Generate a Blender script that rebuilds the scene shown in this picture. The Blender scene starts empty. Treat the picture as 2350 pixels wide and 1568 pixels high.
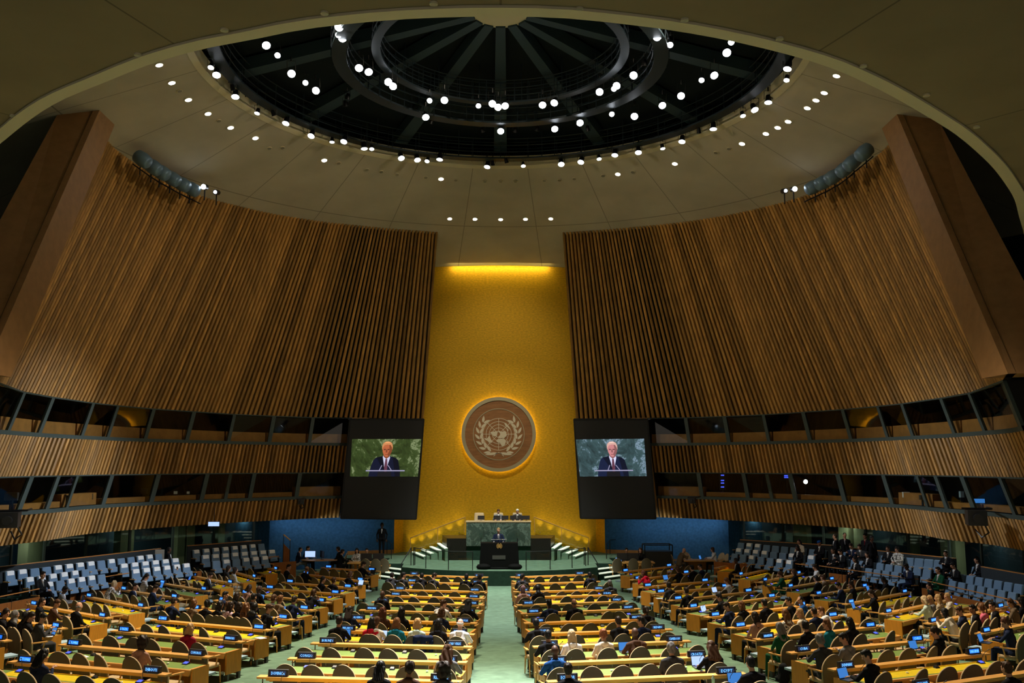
import bpy, math, random, bmesh
from mathutils import Vector, Matrix
random.seed(7)
SC = bpy.context.scene
COL = SC.collection
R = math.radians

# ------------------------------------------------------------------ camera
F = 2100.0                                   # focal length in pixels of a 2350 wide frame
PIT = math.atan(283/F)
PSI = math.atan(28/(F*math.cos(PIT)+283*math.sin(PIT)))
CZ = 5.88
cam_d = bpy.data.cameras.new('camera')
cam = bpy.data.objects.new('camera', cam_d); COL.objects.link(cam)
cam.location = (0, 0, CZ)
cam.rotation_euler = (math.pi/2+PIT, 0, -PSI)
cam_d.sensor_width = 36; cam_d.lens = 36*F/2350
cam_d.clip_start = .1; cam_d.clip_end = 300
SC.camera = cam

# ------------------------------------------------------------------ exposure, world, lamps
SC.view_settings.view_transform = 'Standard'
SC.view_settings.look = 'None'
SC.view_settings.gamma = 1
SC.view_settings.exposure = 0.0
try: SC.view_settings.use_curve_mapping = False
except Exception: pass
wd = bpy.data.worlds.new('world'); SC.world = wd; wd.use_nodes = True
wd.node_tree.nodes['Background'].inputs[0].default_value = (1.0, .90, .76, 1)
wd.node_tree.nodes['Background'].inputs[1].default_value = 0.27

def lamp(kind, name, loc, tgt, energy, color=(1, .96, .90), size=.3, angle=60, blend=.6, sy=None):
    d = bpy.data.lights.new(name, kind); d.energy = energy; d.color = color
    if kind == 'SPOT':
        d.spot_size = R(angle); d.spot_blend = blend; d.shadow_soft_size = size
    elif kind == 'AREA':
        d.size = size
        if sy: d.shape = 'RECTANGLE'; d.size_y = sy
    else: d.shadow_soft_size = size
    o = bpy.data.objects.new(name, d); COL.objects.link(o); o.location = loc
    v = Vector(tgt)-Vector(loc)
    o.rotation_euler = v.to_track_quat('-Z', 'Y').to_euler()
    return o
RIMZ = 15.5+CZ; DCY = 34.5; DR = 11.7; CONEK = .32
# the theatre lamps of the dome, gathered into groups by what they are aimed at (wash_blue is added apart from them)
lamp('SPOT', 'spot_aisle', (0, 28, RIMZ), (0, 19.5, 0), 82000, angle=36, blend=.9, size=1.3)
lamp('SPOT', 'spot_aisle', (0, 38, RIMZ), (0, 38, 0), 38000, angle=46, blend=.9, size=1.3)
lamp('SPOT', 'spot_desks', (-4, 33, RIMZ), (-9, 25, 0), 44000, (1, .86, .62), angle=62, blend=.9, size=1.3)
lamp('SPOT', 'spot_desks', (4, 33, RIMZ), (9, 25, 0), 36000, (1, .86, .62), angle=62, blend=.9, size=1.3)
lamp('SPOT', 'spot_seats', (7, 38, RIMZ), (-17.5, 37, 1.5), 26000, (.8, .9, 1), angle=34, blend=.8, size=.3)
lamp('SPOT', 'spot_seats', (-7, 38, RIMZ), (17.5, 38, 1.5), 12000, (.8, .9, 1), angle=34, blend=.8, size=.3)
lamp('SPOT', 'spot_stage', (0, 40, RIMZ), (0, 49, .7), 30000, (.95, 1, .88), angle=42, blend=.8, size=.8)
lamp('SPOT', 'spot_wall', (0, 41.5, RIMZ), (0, 56, 10), 1700, (1, .86, .6), angle=46, blend=1, size=.3)
lamp('SPOT', 'spot_wall', (0, 40.5, RIMZ), (0, 56, 4.5), 7000, (1, .84, .56), angle=36, blend=1, size=.3)
lamp('AREA', 'wash_blue', (-9.8, 52.6, 2.8), (-10.1, 53.9, 1.5), 20, (.75, .88, 1), size=5.5, sy=.15)  # unseen pair added low by the screens to brighten the blue walls
lamp('AREA', 'wash_blue', (9.8, 52.6, 2.8), (10.1, 53.9, 1.5), 24, (.75, .88, 1), size=5.5, sy=.15)
lamp('SPOT', 'spot_panels', (8, 30, RIMZ), (-13.5, 45, 12.5), 4600, (1, .86, .62), angle=70, blend=1, size=.4)
lamp('SPOT', 'spot_panels', (-8, 30, RIMZ), (13.5, 45, 12.5), 4600, (1, .86, .62), angle=70, blend=1, size=.4)

# ------------------------------------------------------------------ pixel -> place helpers
def ray(px, py):
    x, y, z = (px-1175), F, -(py-784)
    c, s = math.cos(PIT), math.sin(PIT); y, z = y*c-z*s, y*s+z*c
    c, s = math.cos(PSI), -math.sin(PSI); x, y = x*c-y*s, x*s+y*c
    return x, y, z
def at_z(px, py, z):
    d = ray(px, py); t = (z-CZ)/d[2]; return Vector((d[0]*t, d[1]*t, z))
def at_y(px, py, Y):
    d = ray(px, py); t = Y/d[1]; return Vector((d[0]*t, Y, CZ+d[2]*t))
def proj(p):
    x, y, z = p; z -= CZ
    c, s = math.cos(PSI), math.sin(PSI); x, y = x*c-y*s, x*s+y*c
    c, s = math.cos(PIT), -math.sin(PIT); y, z = y*c-z*s, y*s+z*c
    return 1175+F*x/y, 784-F*z/y
def cone_z(x, y): return RIMZ-CONEK*(math.hypot(x, y-DCY)-DR)
def at_cone(px, py):
    d = ray(px, py); lo = 5/d[1]; t = lo; st = .1/d[1]
    pv = None
    while t*d[1] < 75:
        x, y, z = d[0]*t, d[1]*t, CZ+d[2]*t
        g = z-cone_z(x, y)
        if pv is not None and pv < 0 <= g and math.hypot(x, y-DCY) >= DR*.97 : break
        pv = g; t += st
    a, b = t-st, t
    for _ in range(20):
        m = (a+b)/2; x, y, z = d[0]*m, d[1]*m, CZ+d[2]*m
        if z-cone_z(x, y) < 0: a = m
        else: b = m
    return Vector((x, y, z))
def fz(Y): return max(0.0, .0405*(36.5-Y))
def on_floor(px, py, h):
    z = h
    for _ in range(25):
        p = at_z(px, py, z); z = h+fz(p.y)
    return p

# ------------------------------------------------------------------ materials
def mat(name, col, rough=.6, metal=0, emit=None, es=1, noise=0, nscale=20, bump=0, spec=.5, coat=0, island=0, stretch=None, alpha=None):
    m = bpy.data.materials.new(name); m.use_nodes = True
    nt = m.node_tree; b = nt.nodes['Principled BSDF']
    b.inputs['Base Color'].default_value = (*col, 1); b.inputs['Roughness'].default_value = rough
    b.inputs['Metallic'].default_value = metal; b.inputs['Specular IOR Level'].default_value = spec
    if coat: b.inputs['Coat Weight'].default_value = coat; b.inputs['Coat Roughness'].default_value = .15
    if emit: b.inputs['Emission Color'].default_value = (*emit, 1); b.inputs['Emission Strength'].default_value = es
    if noise or bump:
        tc = nt.nodes.new('ShaderNodeTexCoord'); mp = nt.nodes.new('ShaderNodeMapping')
        if stretch: mp.inputs['Scale'].default_value = stretch
        nt.links.new(tc.outputs['Object'], mp.inputs[0])
        n = nt.nodes.new('ShaderNodeTexNoise'); n.inputs['Scale'].default_value = nscale; n.inputs['Detail'].default_value = 5
        nt.links.new(mp.outputs[0], n.inputs['Vector'])
        if noise:
            hs = nt.nodes.new('ShaderNodeHueSaturation'); hs.inputs['Color'].default_value = (*col, 1)
            mr = nt.nodes.new('ShaderNodeMapRange'); mr.inputs[1].default_value = .3; mr.inputs[2].default_value = .7
            mr.inputs[3].default_value = 1-noise; mr.inputs[4].default_value = 1+noise
            nt.links.new(n.outputs[0], mr.inputs[0])
            if island:
                gi = nt.nodes.new('ShaderNodeNewGeometry'); m2 = nt.nodes.new('ShaderNodeMapRange')
                m2.inputs[3].default_value = 1-island; m2.inputs[4].default_value = 1+island
                mu = nt.nodes.new('ShaderNodeMath'); mu.operation = 'MULTIPLY'
                nt.links.new(gi.outputs['Random Per Island'], m2.inputs[0])
                nt.links.new(mr.outputs[0], mu.inputs[0]); nt.links.new(m2.outputs[0], mu.inputs[1])
                nt.links.new(mu.outputs[0], hs.inputs['Value'])
            else: nt.links.new(mr.outputs[0], hs.inputs['Value'])
            nt.links.new(hs.outputs[0], b.inputs['Base Color'])
        if bump:
            bp = nt.nodes.new('ShaderNodeBump'); bp.inputs['Strength'].default_value = bump; bp.inputs['Distance'].default_value = .02
            nt.links.new(n.outputs[0], bp.inputs['Height']); nt.links.new(bp.outputs[0], b.inputs['Normal'])
    return m
M = {}
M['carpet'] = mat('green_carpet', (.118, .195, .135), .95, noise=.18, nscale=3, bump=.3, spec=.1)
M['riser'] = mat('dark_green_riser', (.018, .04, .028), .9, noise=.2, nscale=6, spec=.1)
M['slat'] = mat('walnut_slat', (.40, .205, .05), .55, noise=.25, nscale=4, island=.35, stretch=(1, 1, .15), spec=.3)
M['slatback'] = mat('slat_backing', (.018, .016, .008), .9, spec=.1)
M['fin'] = mat('fin_wood', (.30, .155, .06), .55, noise=.12, nscale=3, spec=.3)
M['oak'] = mat('honey_oak', (.66, .33, .085), .38, noise=.14, nscale=9, stretch=(.35, 3, 3), spec=.5)
M['oakend'] = mat('honey_oak_panel', (.66, .25, .022), .42, noise=.12, nscale=9, stretch=(3, 3, .4), spec=.4)
M['parapet'] = mat('parapet_wood', (.27, .085, .014), .5, noise=.15, nscale=5, stretch=(2, 2, .5), spec=.4)
M['leather'] = mat('green_leather', (.17, .26, .065), .35, noise=.08, nscale=30, spec=.4)
M['ylight'] = mat('yellow_light_paint', (.72, .52, .015), .35, noise=.10, nscale=8, spec=.4)  # yellow lamplight on the green leather, put into the colour
M['fabric'] = mat('olive_brown_fabric', (.115, .092, .060), .95, noise=.12, nscale=120, bump=.2, spec=.1)
M['cream'] = mat('cream_fabric', (.42, .31, .18), .9, noise=.06, nscale=60, spec=.1)
M['blueseat'] = mat('blue_fabric', (.15, .235, .35), .9, noise=.1, nscale=60, spec=.15)
M['bluepad'] = mat('pale_blue_vinyl', (.30, .42, .52), .5, spec=.3)
M['white'] = mat('white_paper', (.85, .85, .85), .8)
M['black'] = mat('black_plastic', (.012, .012, .014), .45)
M['blackm'] = mat('black_steel', (.01, .01, .012), .4, metal=.3)
M['navym'] = mat('blue_grey_steel', (.016, .028, .038), .5, spec=.3)
M['beam'] = mat('dome_beam_paint', (.035, .06, .08), .7, spec=.2)
M['domein'] = mat('dome_lining', (.012, .017, .022), .9, spec=.1)
M['chrome'] = mat('chrome', (.75, .78, .8), .12, metal=1)
M['steel'] = mat('grey_leg_steel', (.1, .1, .1), .4, metal=.6)
M['mullion'] = mat('grey_green_mullion', (.055, .075, .07), .6, spec=.3)
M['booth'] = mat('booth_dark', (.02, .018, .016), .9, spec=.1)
M['counter'] = mat('booth_counter_wood', (.42, .17, .04), .5, noise=.15, nscale=3)
M['concrete'] = mat('ribbed_concrete', (.22, .25, .15), .85, noise=.12, nscale=5, stretch=(6, 6, .3), spec=.2)
M['outer'] = mat('outer_dark_wall', (.012, .028, .045), .7, noise=.3, nscale=.6, spec=.2)
M['seatwall'] = mat('grey_carpet_wall', (.035, .042, .048), .9, noise=.1, nscale=30, spec=.1)
M['bluewall'] = mat('blue_fabric_wall', (.035, .11, .22), .9, noise=.18, nscale=8, spec=.1)
M['gold'] = mat('gold_leaf_wall', (.74, .42, .012), .48, metal=.45, noise=.18, nscale=7, bump=.15, stretch=(1, 1, 2))
M['bronze'] = mat('emblem_walnut', (.27, .125, .05), .5, noise=.2, nscale=3, stretch=(.6, 1, 3), spec=.3)
M['silver'] = mat('emblem_brass', (.48, .44, .30), .4, metal=.7)
M['relief'] = mat('emblem_relief', (.62, .56, .44), .6, spec=.3)
M['goldmark'] = mat('small_gold_emblem', (.75, .45, .15), .4, metal=.6)
M['granite'] = mat('black_granite', (.008, .008, .007), .32, noise=.3, nscale=12, spec=.3)
M['podcloth'] = mat('black_podium', (.004, .004, .004), .75, noise=.2, nscale=30, spec=.1)
M['lens'] = mat('lamp_lens', (1, 1, 1), .3, emit=(.85, .92, 1), es=22)
M['downlens'] = mat('downlight_lens', (1, 1, 1), .3, emit=(1, .97, .95), es=16)
M['offlens'] = mat('unlit_lens', (.25, .23, .18), .4)
M['offsoff'] = mat('unlit_soffit_lens', (.42, .38, .28), .5)
M['ledge'] = mat('ceiling_trim_plaster', (.60, .53, .36), .8)
M['barrel'] = mat('speaker_barrel_grey', (.12, .19, .25), .45, metal=.3)
M['strip'] = mat('desk_strip_lamp', (1, .8, .1), .4, emit=(1.0, .74, .02), es=10)
M['nosing'] = mat('step_nosing_light', (.9, .95, .85), .5, emit=(.8, .9, .7), es=.55)
M['plateglow'] = mat('nameplate_display', (.01, .03, .1), .4, emit=(.01, .13, .70), es=1.5)
M['platedark'] = mat('nameplate_display_dim', (.02, .03, .06), .4, emit=(.012, .022, .07), es=1)
M['platetext'] = mat('nameplate_letters', (.1, .3, .9), .4, emit=(.14, .48, 1), es=1.8)
M['micglow'] = mat('microphone_display', (.02, .03, .3), .4, emit=(.06, .10, 1), es=1.6)
M['lcdw'] = mat('laptop_display_white', (.2, .3, .5), .4, emit=(.45, .62, 1), es=1.1)
M['lcdb'] = mat('laptop_display_blue', (.02, .1, .3), .4, emit=(.05, .22, .65), es=.9)
M['bottle'] = mat('clear_plastic', (.35, .45, .5), .2, spec=.6)
M['teal'] = mat('dark_teal_wall', (.012, .022, .026), .85, spec=.1)
M['maroon'] = mat('maroon_cloth', (.09, .008, .012), .9)
def glass_mat(name, tint, gl):
    m = bpy.data.materials.new(name); m.use_nodes = True; nt = m.node_tree; nt.nodes.clear()
    o = nt.nodes.new('ShaderNodeOutputMaterial'); mx = nt.nodes.new('ShaderNodeMixShader')
    t = nt.nodes.new('ShaderNodeBsdfTransparent'); t.inputs[0].default_value = (*tint, 1)
    g = nt.nodes.new('ShaderNodeBsdfGlossy'); g.inputs['Roughness'].default_value = .03
    mx.inputs[0].default_value = gl
    nt.links.new(t.outputs[0], mx.inputs[1]); nt.links.new(g.outputs[0], mx.inputs[2]); nt.links.new(mx.outputs[0], o.inputs[0])
    return m
M['glass'] = glass_mat('booth_glass', (.8, .88, .85), .10)
M['railglass'] = glass_mat('rail_glass', (.93, .97, .95), .03)

def plaster(name, col, rings, nseam, cx, cy, off=0):
    """plaster shell with fine dark joints: radial ones and ring ones (joints belong to the panels)"""
    m = mat(name, col, .85, noise=.10, nscale=.5, spec=.15)
    nt = m.node_tree; b = nt.nodes['Principled BSDF']; hs = [n for n in nt.nodes if n.type == 'HUE_SAT'][0]
    def N(op, a, bb=None):
        n = nt.nodes.new('ShaderNodeMath'); n.operation = op
        for i, v in enumerate((a, bb)):
            if v is None: continue
            if isinstance(v, (int, float)): n.inputs[i].default_value = v
            else: nt.links.new(v, n.inputs[i])
        return n.outputs[0]
    tc = nt.nodes.new('ShaderNodeTexCoord'); sp = nt.nodes.new('ShaderNodeSeparateXYZ'); nt.links.new(tc.outputs['Object'], sp.inputs[0])
    x = N('SUBTRACT', sp.outputs[0], cx); y = N('SUBTRACT', sp.outputs[1], cy)
    ang = N('ARCTAN2', y, x); r = N('SQRT', N('ADD', N('MULTIPLY', x, x), N('MULTIPLY', y, y)))
    q = N('ADD', N('MULTIPLY', ang, nseam/(2*math.pi)), off+100)
    fr = N('ABSOLUTE', N('SUBTRACT', N('FRACT', q), .5)); d = N('MULTIPLY', N('MULTIPLY', fr, r), 2*math.pi/nseam)
    line = N('LESS_THAN', d, .02)
    for rr in rings:
        line = N('MAXIMUM', line, N('LESS_THAN', N('ABSOLUTE', N('SUBTRACT', r, rr)), .03))
    mx = nt.nodes.new('ShaderNodeMixRGB'); mx.inputs[2].default_value = (col[0]*.55, col[1]*.55, col[2]*.55, 1)
    nt.links.new(line, mx.inputs[0]); nt.links.new(hs.outputs[0], mx.inputs[1]); nt.links.new(mx.outputs[0], b.inputs['Base Color'])
    return m

def marble():
    m = bpy.data.materials.new('green_marble'); m.use_nodes = True; nt = m.node_tree; b = nt.nodes['Principled BSDF']
    tc = nt.nodes.new('ShaderNodeTexCoord')
    n1 = nt.nodes.new('ShaderNodeTexNoise'); n1.inputs['Scale'].default_value = .9; n1.inputs['Detail'].default_value = 12; n1.inputs['Roughness'].default_value = .75; n1.inputs['Distortion'].default_value = .8
    cr = nt.nodes.new('ShaderNodeValToRGB'); e = cr.color_ramp.elements
    e[0].position = .40; e[0].color = (.03, .055, .045, 1); e[1].position = .62; e[1].color = (.06, .10, .08, 1)
    k = e.new(.53); k.color = (.13, .19, .16, 1); k = e.new(.50); k.color = (.042, .07, .057, 1); k = e.new(.56); k.color = (.042, .07, .057, 1)
    nt.links.new(tc.outputs['Object'], n1.inputs['Vector']); nt.links.new(n1.outputs[0], cr.inputs[0])
    br = nt.nodes.new('ShaderNodeTexBrick'); br.offset = 0; br.inputs['Scale'].default_value = 1
    br.inputs['Brick Width'].default_value = .9; br.inputs['Row Height'].default_value = .62; br.inputs['Mortar Size'].default_value = .004
    br.inputs['Color1'].default_value = (1, 1, 1, 1); br.inputs['Color2'].default_value = (.6, .6, .6, 1); br.inputs['Mortar'].default_value = (.2, .2, .2, 1)
    mp = nt.nodes.new('ShaderNodeMapping'); mp.inputs['Rotation'].default_value = (R(90), 0, 0)
    nt.links.new(tc.outputs['Object'], mp.inputs[0]); nt.links.new(mp.outputs[0], br.inputs[0])
    mx = nt.nodes.new('ShaderNodeMixRGB'); mx.blend_type = 'MULTIPLY'; mx.inputs[0].default_value = .8
    nt.links.new(cr.outputs[0], mx.inputs[1]); nt.links.new(br.outputs[0], mx.inputs[2]); nt.links.new(mx.outputs[0], b.inputs['Base Color'])
    b.inputs['Roughness'].default_value = .25
    return m
M['marble'] = marble()
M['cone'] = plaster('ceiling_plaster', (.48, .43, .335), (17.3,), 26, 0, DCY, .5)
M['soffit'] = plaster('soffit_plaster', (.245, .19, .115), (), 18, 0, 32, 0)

# ------------------------------------------------------------------ mesh builder
class MB:
    def __init__(s): s.v = []; s.f = []; s.m = []
    def poly(s, pts, mi=0):
        b = len(s.v); s.v += [tuple(p) for p in pts]; s.f.append(tuple(range(b, b+len(pts)))); s.m.append(mi)
    def hexa(s, p, mi=0):                      # 8 corners: bottom ring 0-3, top ring 4-7
        b = len(s.v); s.v += [tuple(q) for q in p]
        for f in ((3, 2, 1, 0), (4, 5, 6, 7), (0, 1, 5, 4), (1, 2, 6, 5), (2, 3, 7, 6), (3, 0, 4, 7)):
            s.f.append(tuple(b+i for i in f)); s.m.append(mi)
    def box(s, x0, x1, y0, y1, z0, z1, mi=0):
        s.hexa([(x0, y0, z0), (x1, y0, z0), (x1, y1, z0), (x0, y1, z0), (x0, y0, z1), (x1, y0, z1), (x1, y1, z1), (x0, y1, z1)], mi)
    def prism(s, pts, off, mi=0):
        n = len(pts); b = len(s.v); off = Vector(off)
        s.v += [tuple(p) for p in pts]+[tuple(Vector(p)+off) for p in pts]
        s.f.append(tuple(range(b, b+n))); s.m.append(mi); s.f.append(tuple(range(b+2*n-1, b+n-1, -1))); s.m.append(mi)
        for i in range(n):
            j = (i+1) % n; s.f.append((b+j, b+i, b+n+i, b+n+j)); s.m.append(mi)
    def tube(s, pts, rr, n=8, mi=0, caps=True):
        pts = [Vector(p) for p in pts]; k = len(pts)
        if not isinstance(rr, (list, tuple)): rr = [rr]*k
        b = len(s.v); up = None
        for i, p in enumerate(pts):
            t = (pts[min(i+1, k-1)]-pts[max(i-1, 0)]).normalized()
            if up is None:
                up = t.orthogonal().normalized()
            else:
                up = (up-t*up.dot(t)).normalized()
            w = t.cross(up)
            for j in range(n):
                a = 2*math.pi*j/n; s.v.append(tuple(p+(up*math.cos(a)+w*math.sin(a))*rr[i]))
        for i in range(k-1):
            for j in range(n):
                q = b+i*n; j2 = (j+1) % n
                s.f.append((q+j, q+j2, q+n+j2, q+n+j)); s.m.append(mi)
        if caps:
            s.f.append(tuple(b+j for j in range(n-1, -1, -1))); s.m.append(mi)
            s.f.append(tuple(b+(k-1)*n+j for j in range(n))); s.m.append(mi)
    def ell(s, c, r, nu=12, nv=8, mi=0):
        b = len(s.v); c = Vector(c)
        for i in range(1, nv):
            th = math.pi*i/nv
            for j in range(nu):
                a = 2*math.pi*j/nu
                s.v.append((c.x+r[0]*math.sin(th)*math.cos(a), c.y+r[1]*math.sin(th)*math.sin(a), c.z+r[2]*math.cos(th)))
        t = len(s.v); s.v.append((c.x, c.y, c.z+r[2])); s.v.append((c.x, c.y, c.z-r[2]))
        for j in range(nu):
            j2 = (j+1) % nu
            s.f.append((t, b+j, b+j2)); s.m.append(mi)
            q = b+(nv-2)*nu; s.f.append((t+1, q+j2, q+j)); s.m.append(mi)
        for i in range(nv-2):
            for j in range(nu):
                j2 = (j+1) % nu; q = b+i*nu
                s.f.append((q+j, q+nu+j, q+nu+j2, q+j2)); s.m.append(mi)
    def disc(s, c, nrm, r, n=16, mi=0):
        nrm = Vector(nrm).normalized(); u = nrm.orthogonal().normalized(); w = nrm.cross(u); c = Vector(c)
        s.poly([c+(u*math.cos(2*math.pi*i/n)+w*math.sin(2*math.pi*i/n))*r for i in range(n)], mi)
    def mesh(s, name, mats, smooth=False, bevel=0):
        me = bpy.data.meshes.new(name); me.from_pydata(s.v, [], s.f)
        for m in (mats if isinstance(mats, (list, tuple)) else [mats]): me.materials.append(M[m] if isinstance(m, str) else m)
        me.polygons.foreach_set('material_index', s.m)
        if bevel:
            bm = bmesh.new(); bm.from_mesh(me)
            bmesh.ops.bevel(bm, geom=bm.edges[:], offset=bevel, segments=2, affect='EDGES', profile=.5)
            bm.to_mesh(me); bm.free()
        if smooth: me.polygons.foreach_set('use_smooth', [True]*len(me.polygons))
        me.update(); return me

LABELS = {}
def new(name, me, parent=None, loc=None, rot=None, scale=None, label=None):
    o = bpy.data.objects.new(name, me); COL.objects.link(o)
    if parent: o.parent = parent
    if loc is not None: o.location = loc
    if rot is not None: o.rotation_euler = rot
    if scale is not None: o.scale = (scale,)*3 if isinstance(scale, (int, float)) else scale
    if label: o['label'] = label
    return o
def tag(o, label, cat, group=None, kind=None):
    if label: o['label'] = label
    if cat: o['category'] = cat
    if group: o['group'] = group
    if kind: o['kind'] = kind
    LABELS.setdefault(label, []).append(o.name)
    return o
def struct(name, me, **k):
    o = new(name, me, **k); o['kind'] = 'structure'; return o
def place(name, parts, loc, rz, label, cat, group=None, scale=None, kind=None):
    """a thing: an Empty at its base and one object per part; a part is (name, mesh[, label[, subparts]])"""
    r = new(name, None, loc=loc, rot=(0, 0, rz), scale=scale); r.empty_display_size = .1
    tag(r, label, cat, group, kind)
    for p in parts:
        c = new(p[0], p[1], parent=r)
        if len(p) > 2 and p[2]: c['label'] = p[2]
        if len(p) > 3:
            for q in p[3]: new(q[0], q[1], parent=c)
    return r
ORD = ['zeroth', 'first', 'second', 'third', 'fourth', 'fifth', 'sixth', 'seventh', 'eighth', 'ninth', 'tenth', 'eleventh', 'twelfth', 'thirteenth', 'fourteenth', 'fifteenth', 'sixteenth', 'seventeenth', 'eighteenth', 'nineteenth', 'twentieth', 'twenty-first', 'twenty-second', 'twenty-third', 'twenty-fourth', 'twenty-fifth', 'twenty-sixth', 'twenty-seventh', 'twenty-eighth', 'twenty-ninth', 'thirtieth', 'thirty-first', 'thirty-second', 'thirty-third', 'thirty-fourth', 'thirty-fifth', 'thirty-sixth', 'thirty-seventh', 'thirty-eighth', 'thirty-ninth', 'fortieth', 'forty-first', 'forty-second', 'forty-third', 'forty-fourth']

# ================================================================== THE SHELL
# floor: a gentle dish towards the stage, flat from row one on
mb = MB()
ys = [-6, 5, 10, 15, 20, 25, 30, 33, 36.5, 42, 50, 60, 64]
for a, b in zip(ys, ys[1:]):
    for i in range(-5, 5):
        x0, x1 = i*5.2, i*5.2+5.2
        mb.poly([(x0, a, fz(a)), (x1, a, fz(a)), (x1, b, fz(b)), (x0, b, fz(b))])
struct('floor', mb.mesh('floor', 'carpet'))

# ceiling cone round the dome
mb = MB(); NA = 144
rings = [DR, DR+1.2, 14, 17.3, 21, 25, 30]
for i in range(NA):
    a0, a1 = 2*math.pi*i/NA, 2*math.pi*(i+1)/NA
    for r0, r1 in zip(rings, rings[1:]):
        q = [(r*math.cos(a), DCY+r*math.sin(a), RIMZ-CONEK*(r-DR)) for r, a in ((r0, a0), (r1, a0), (r1, a1), (r0, a1))]
        mb.poly(q)
struct('ceiling', mb.mesh('ceiling', M['cone'], smooth=True))
# rim fascia of the opening
mb = MB()
for i in range(NA):
    a0, a1 = 2*math.pi*i/NA, 2*math.pi*(i+1)/NA
    P = lambda r, a, z: (r*math.cos(a), DCY+r*math.sin(a), z)
    mb.poly([P(DR, a0, RIMZ), P(DR, a1, RIMZ), P(DR-.02, a1, RIMZ+.55), P(DR-.02, a0, RIMZ+.55)])
    mb.poly([P(DR+.25, a0, RIMZ-.10), P(DR+.25, a1, RIMZ-.10), P(DR, a1, RIMZ), P(DR, a0, RIMZ)])
struct('trim_1', mb.mesh('dome_rim', M['ledge'], smooth=True))
# dome lining
mb = MB(); zt = RIMZ+3.15
for i in range(96):
    a0, a1 = 2*math.pi*i/96, 2*math.pi*(i+1)/96
    P = lambda r, a, z: (r*math.cos(a), DCY+r*math.sin(a), z)
    mb.poly([P(DR+1.5, a0, RIMZ+.5), P(DR+1.5, a1, RIMZ+.5), P(DR+1, a1, RIMZ+1.3), P(DR+1, a0, RIMZ+1.3)])
    mb.poly([P(DR+1, a0, RIMZ+1.3), P(DR+1, a1, RIMZ+1.3), P(.01, a1, zt), P(.01, a0, zt)])
    mb.poly([P(DR-.02, a0, RIMZ+.55), P(DR-.02, a1, RIMZ+.55), P(DR+1.5, a1, RIMZ+.5), P(DR+1.5, a0, RIMZ+.5)])
struct('ceiling', mb.mesh('dome_lining', M['domein']))
# sixteen radial beams and a hub
for i in range(14):
    a = 2*math.pi*(i+.0)/14+R(90)
    d = Vector((math.cos(a), math.sin(a), 0)); w = Vector((-d.y, d.x, 0))
    c = Vector((0, DCY, 0))
    def zz(r): return zt-.12-(zt-RIMZ-1.3)*r/(DR+1)
    pts = []
    for dz in (-.55, 0):
        for r, h in ((1.1, .20), (DR+.6, .34)):
            pts.append([c+d*r-w*h+Vector((0, 0, zz(r)+dz)), c+d*r+w*h+Vector((0, 0, zz(r)+dz))])
    lo0, lo1, hi0, hi1 = pts[0], pts[1], pts[2], pts[3]
    mb = MB(); mb.hexa([lo0[0], lo0[1], lo1[1], lo1[0], hi0[0], hi0[1], hi1[1], hi1[0]])
    struct('trim_2', mb.mesh('radial_beam', M['beam']))
mb = MB()
mb.tube([(0, DCY, zt-.75), (0, DCY, zt-.55)], 1.25, 40); mb.tube([(0, DCY, zt-.55), (0, DCY, zt)], .95, 30)
struct('trim_3', mb.mesh('dome_hub', M['ledge']))

def ringtube(mb, r, z, rad, n=120, mi=0):
    pts = [(r*math.cos(2*math.pi*i/n), DCY+r*math.sin(2*math.pi*i/n), z) for i in range(n+1)]
    mb.tube(pts, rad, 5, mi, caps=False)
def ringband(mb, r0, r1, z, th, n=120, mi=0):
    for i in range(n):
        a0, a1 = 2*math.pi*i/n, 2*math.pi*(i+1)/n
        q = [(r*math.cos(a), DCY+r*math.sin(a)) for r, a in ((r0, a0), (r1, a0), (r1, a1), (r0, a1))]
        mb.hexa([(x, y, z) for x, y in q]+[(x, y, z+th) for x, y in q], mi)
# catwalk rings carrying the lamps
def catwalk(name, r, z, w, label, rails):
    mb = MB(); ringband(mb, r-w/2, r+w/2, z, .08)
    mr = MB()
    for rr in rails:
        for h in (.35, .7, 1.05): ringtube(mr, rr, z+h, .022)
        for i in range(48):
            a = 2*math.pi*i/48; x, y = rr*math.cos(a), DCY+rr*math.sin(a)
            mr.tube([(x, y, z), (x, y, z+1.05)], .022, 4)
    hang = []
    for i in range(16):
        a = 2*math.pi*(i+.5)/16; x, y = r*math.cos(a), DCY+r*math.sin(a)
        mh = MB(); mh.tube([(x, y, z), (x, y, zt-.3)], .03, 4); hang.append(('hanger', mh.mesh('hanger', 'navym')))
    return place(name, [('walkway', mb.mesh('walkway', 'navym')), ('railing', mr.mesh('railing', 'navym')), *hang], (0, 0, 0), 0, label, 'catwalk')
catwalk('catwalk', 6.3, RIMZ+.15, .55, 'dark blue ring catwalk hanging in the middle of the dome', (6.0, 6.6))
catwalk('catwalk', 4.9, RIMZ+.6, .35, 'smaller inner ring catwalk with a row of lamps in the dome', (4.75, 5.05))
catwalk('catwalk', DR-.75, RIMZ+.05, .5, 'outer ring catwalk just inside the dome rim', (DR-1.0, DR-.45))

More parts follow.
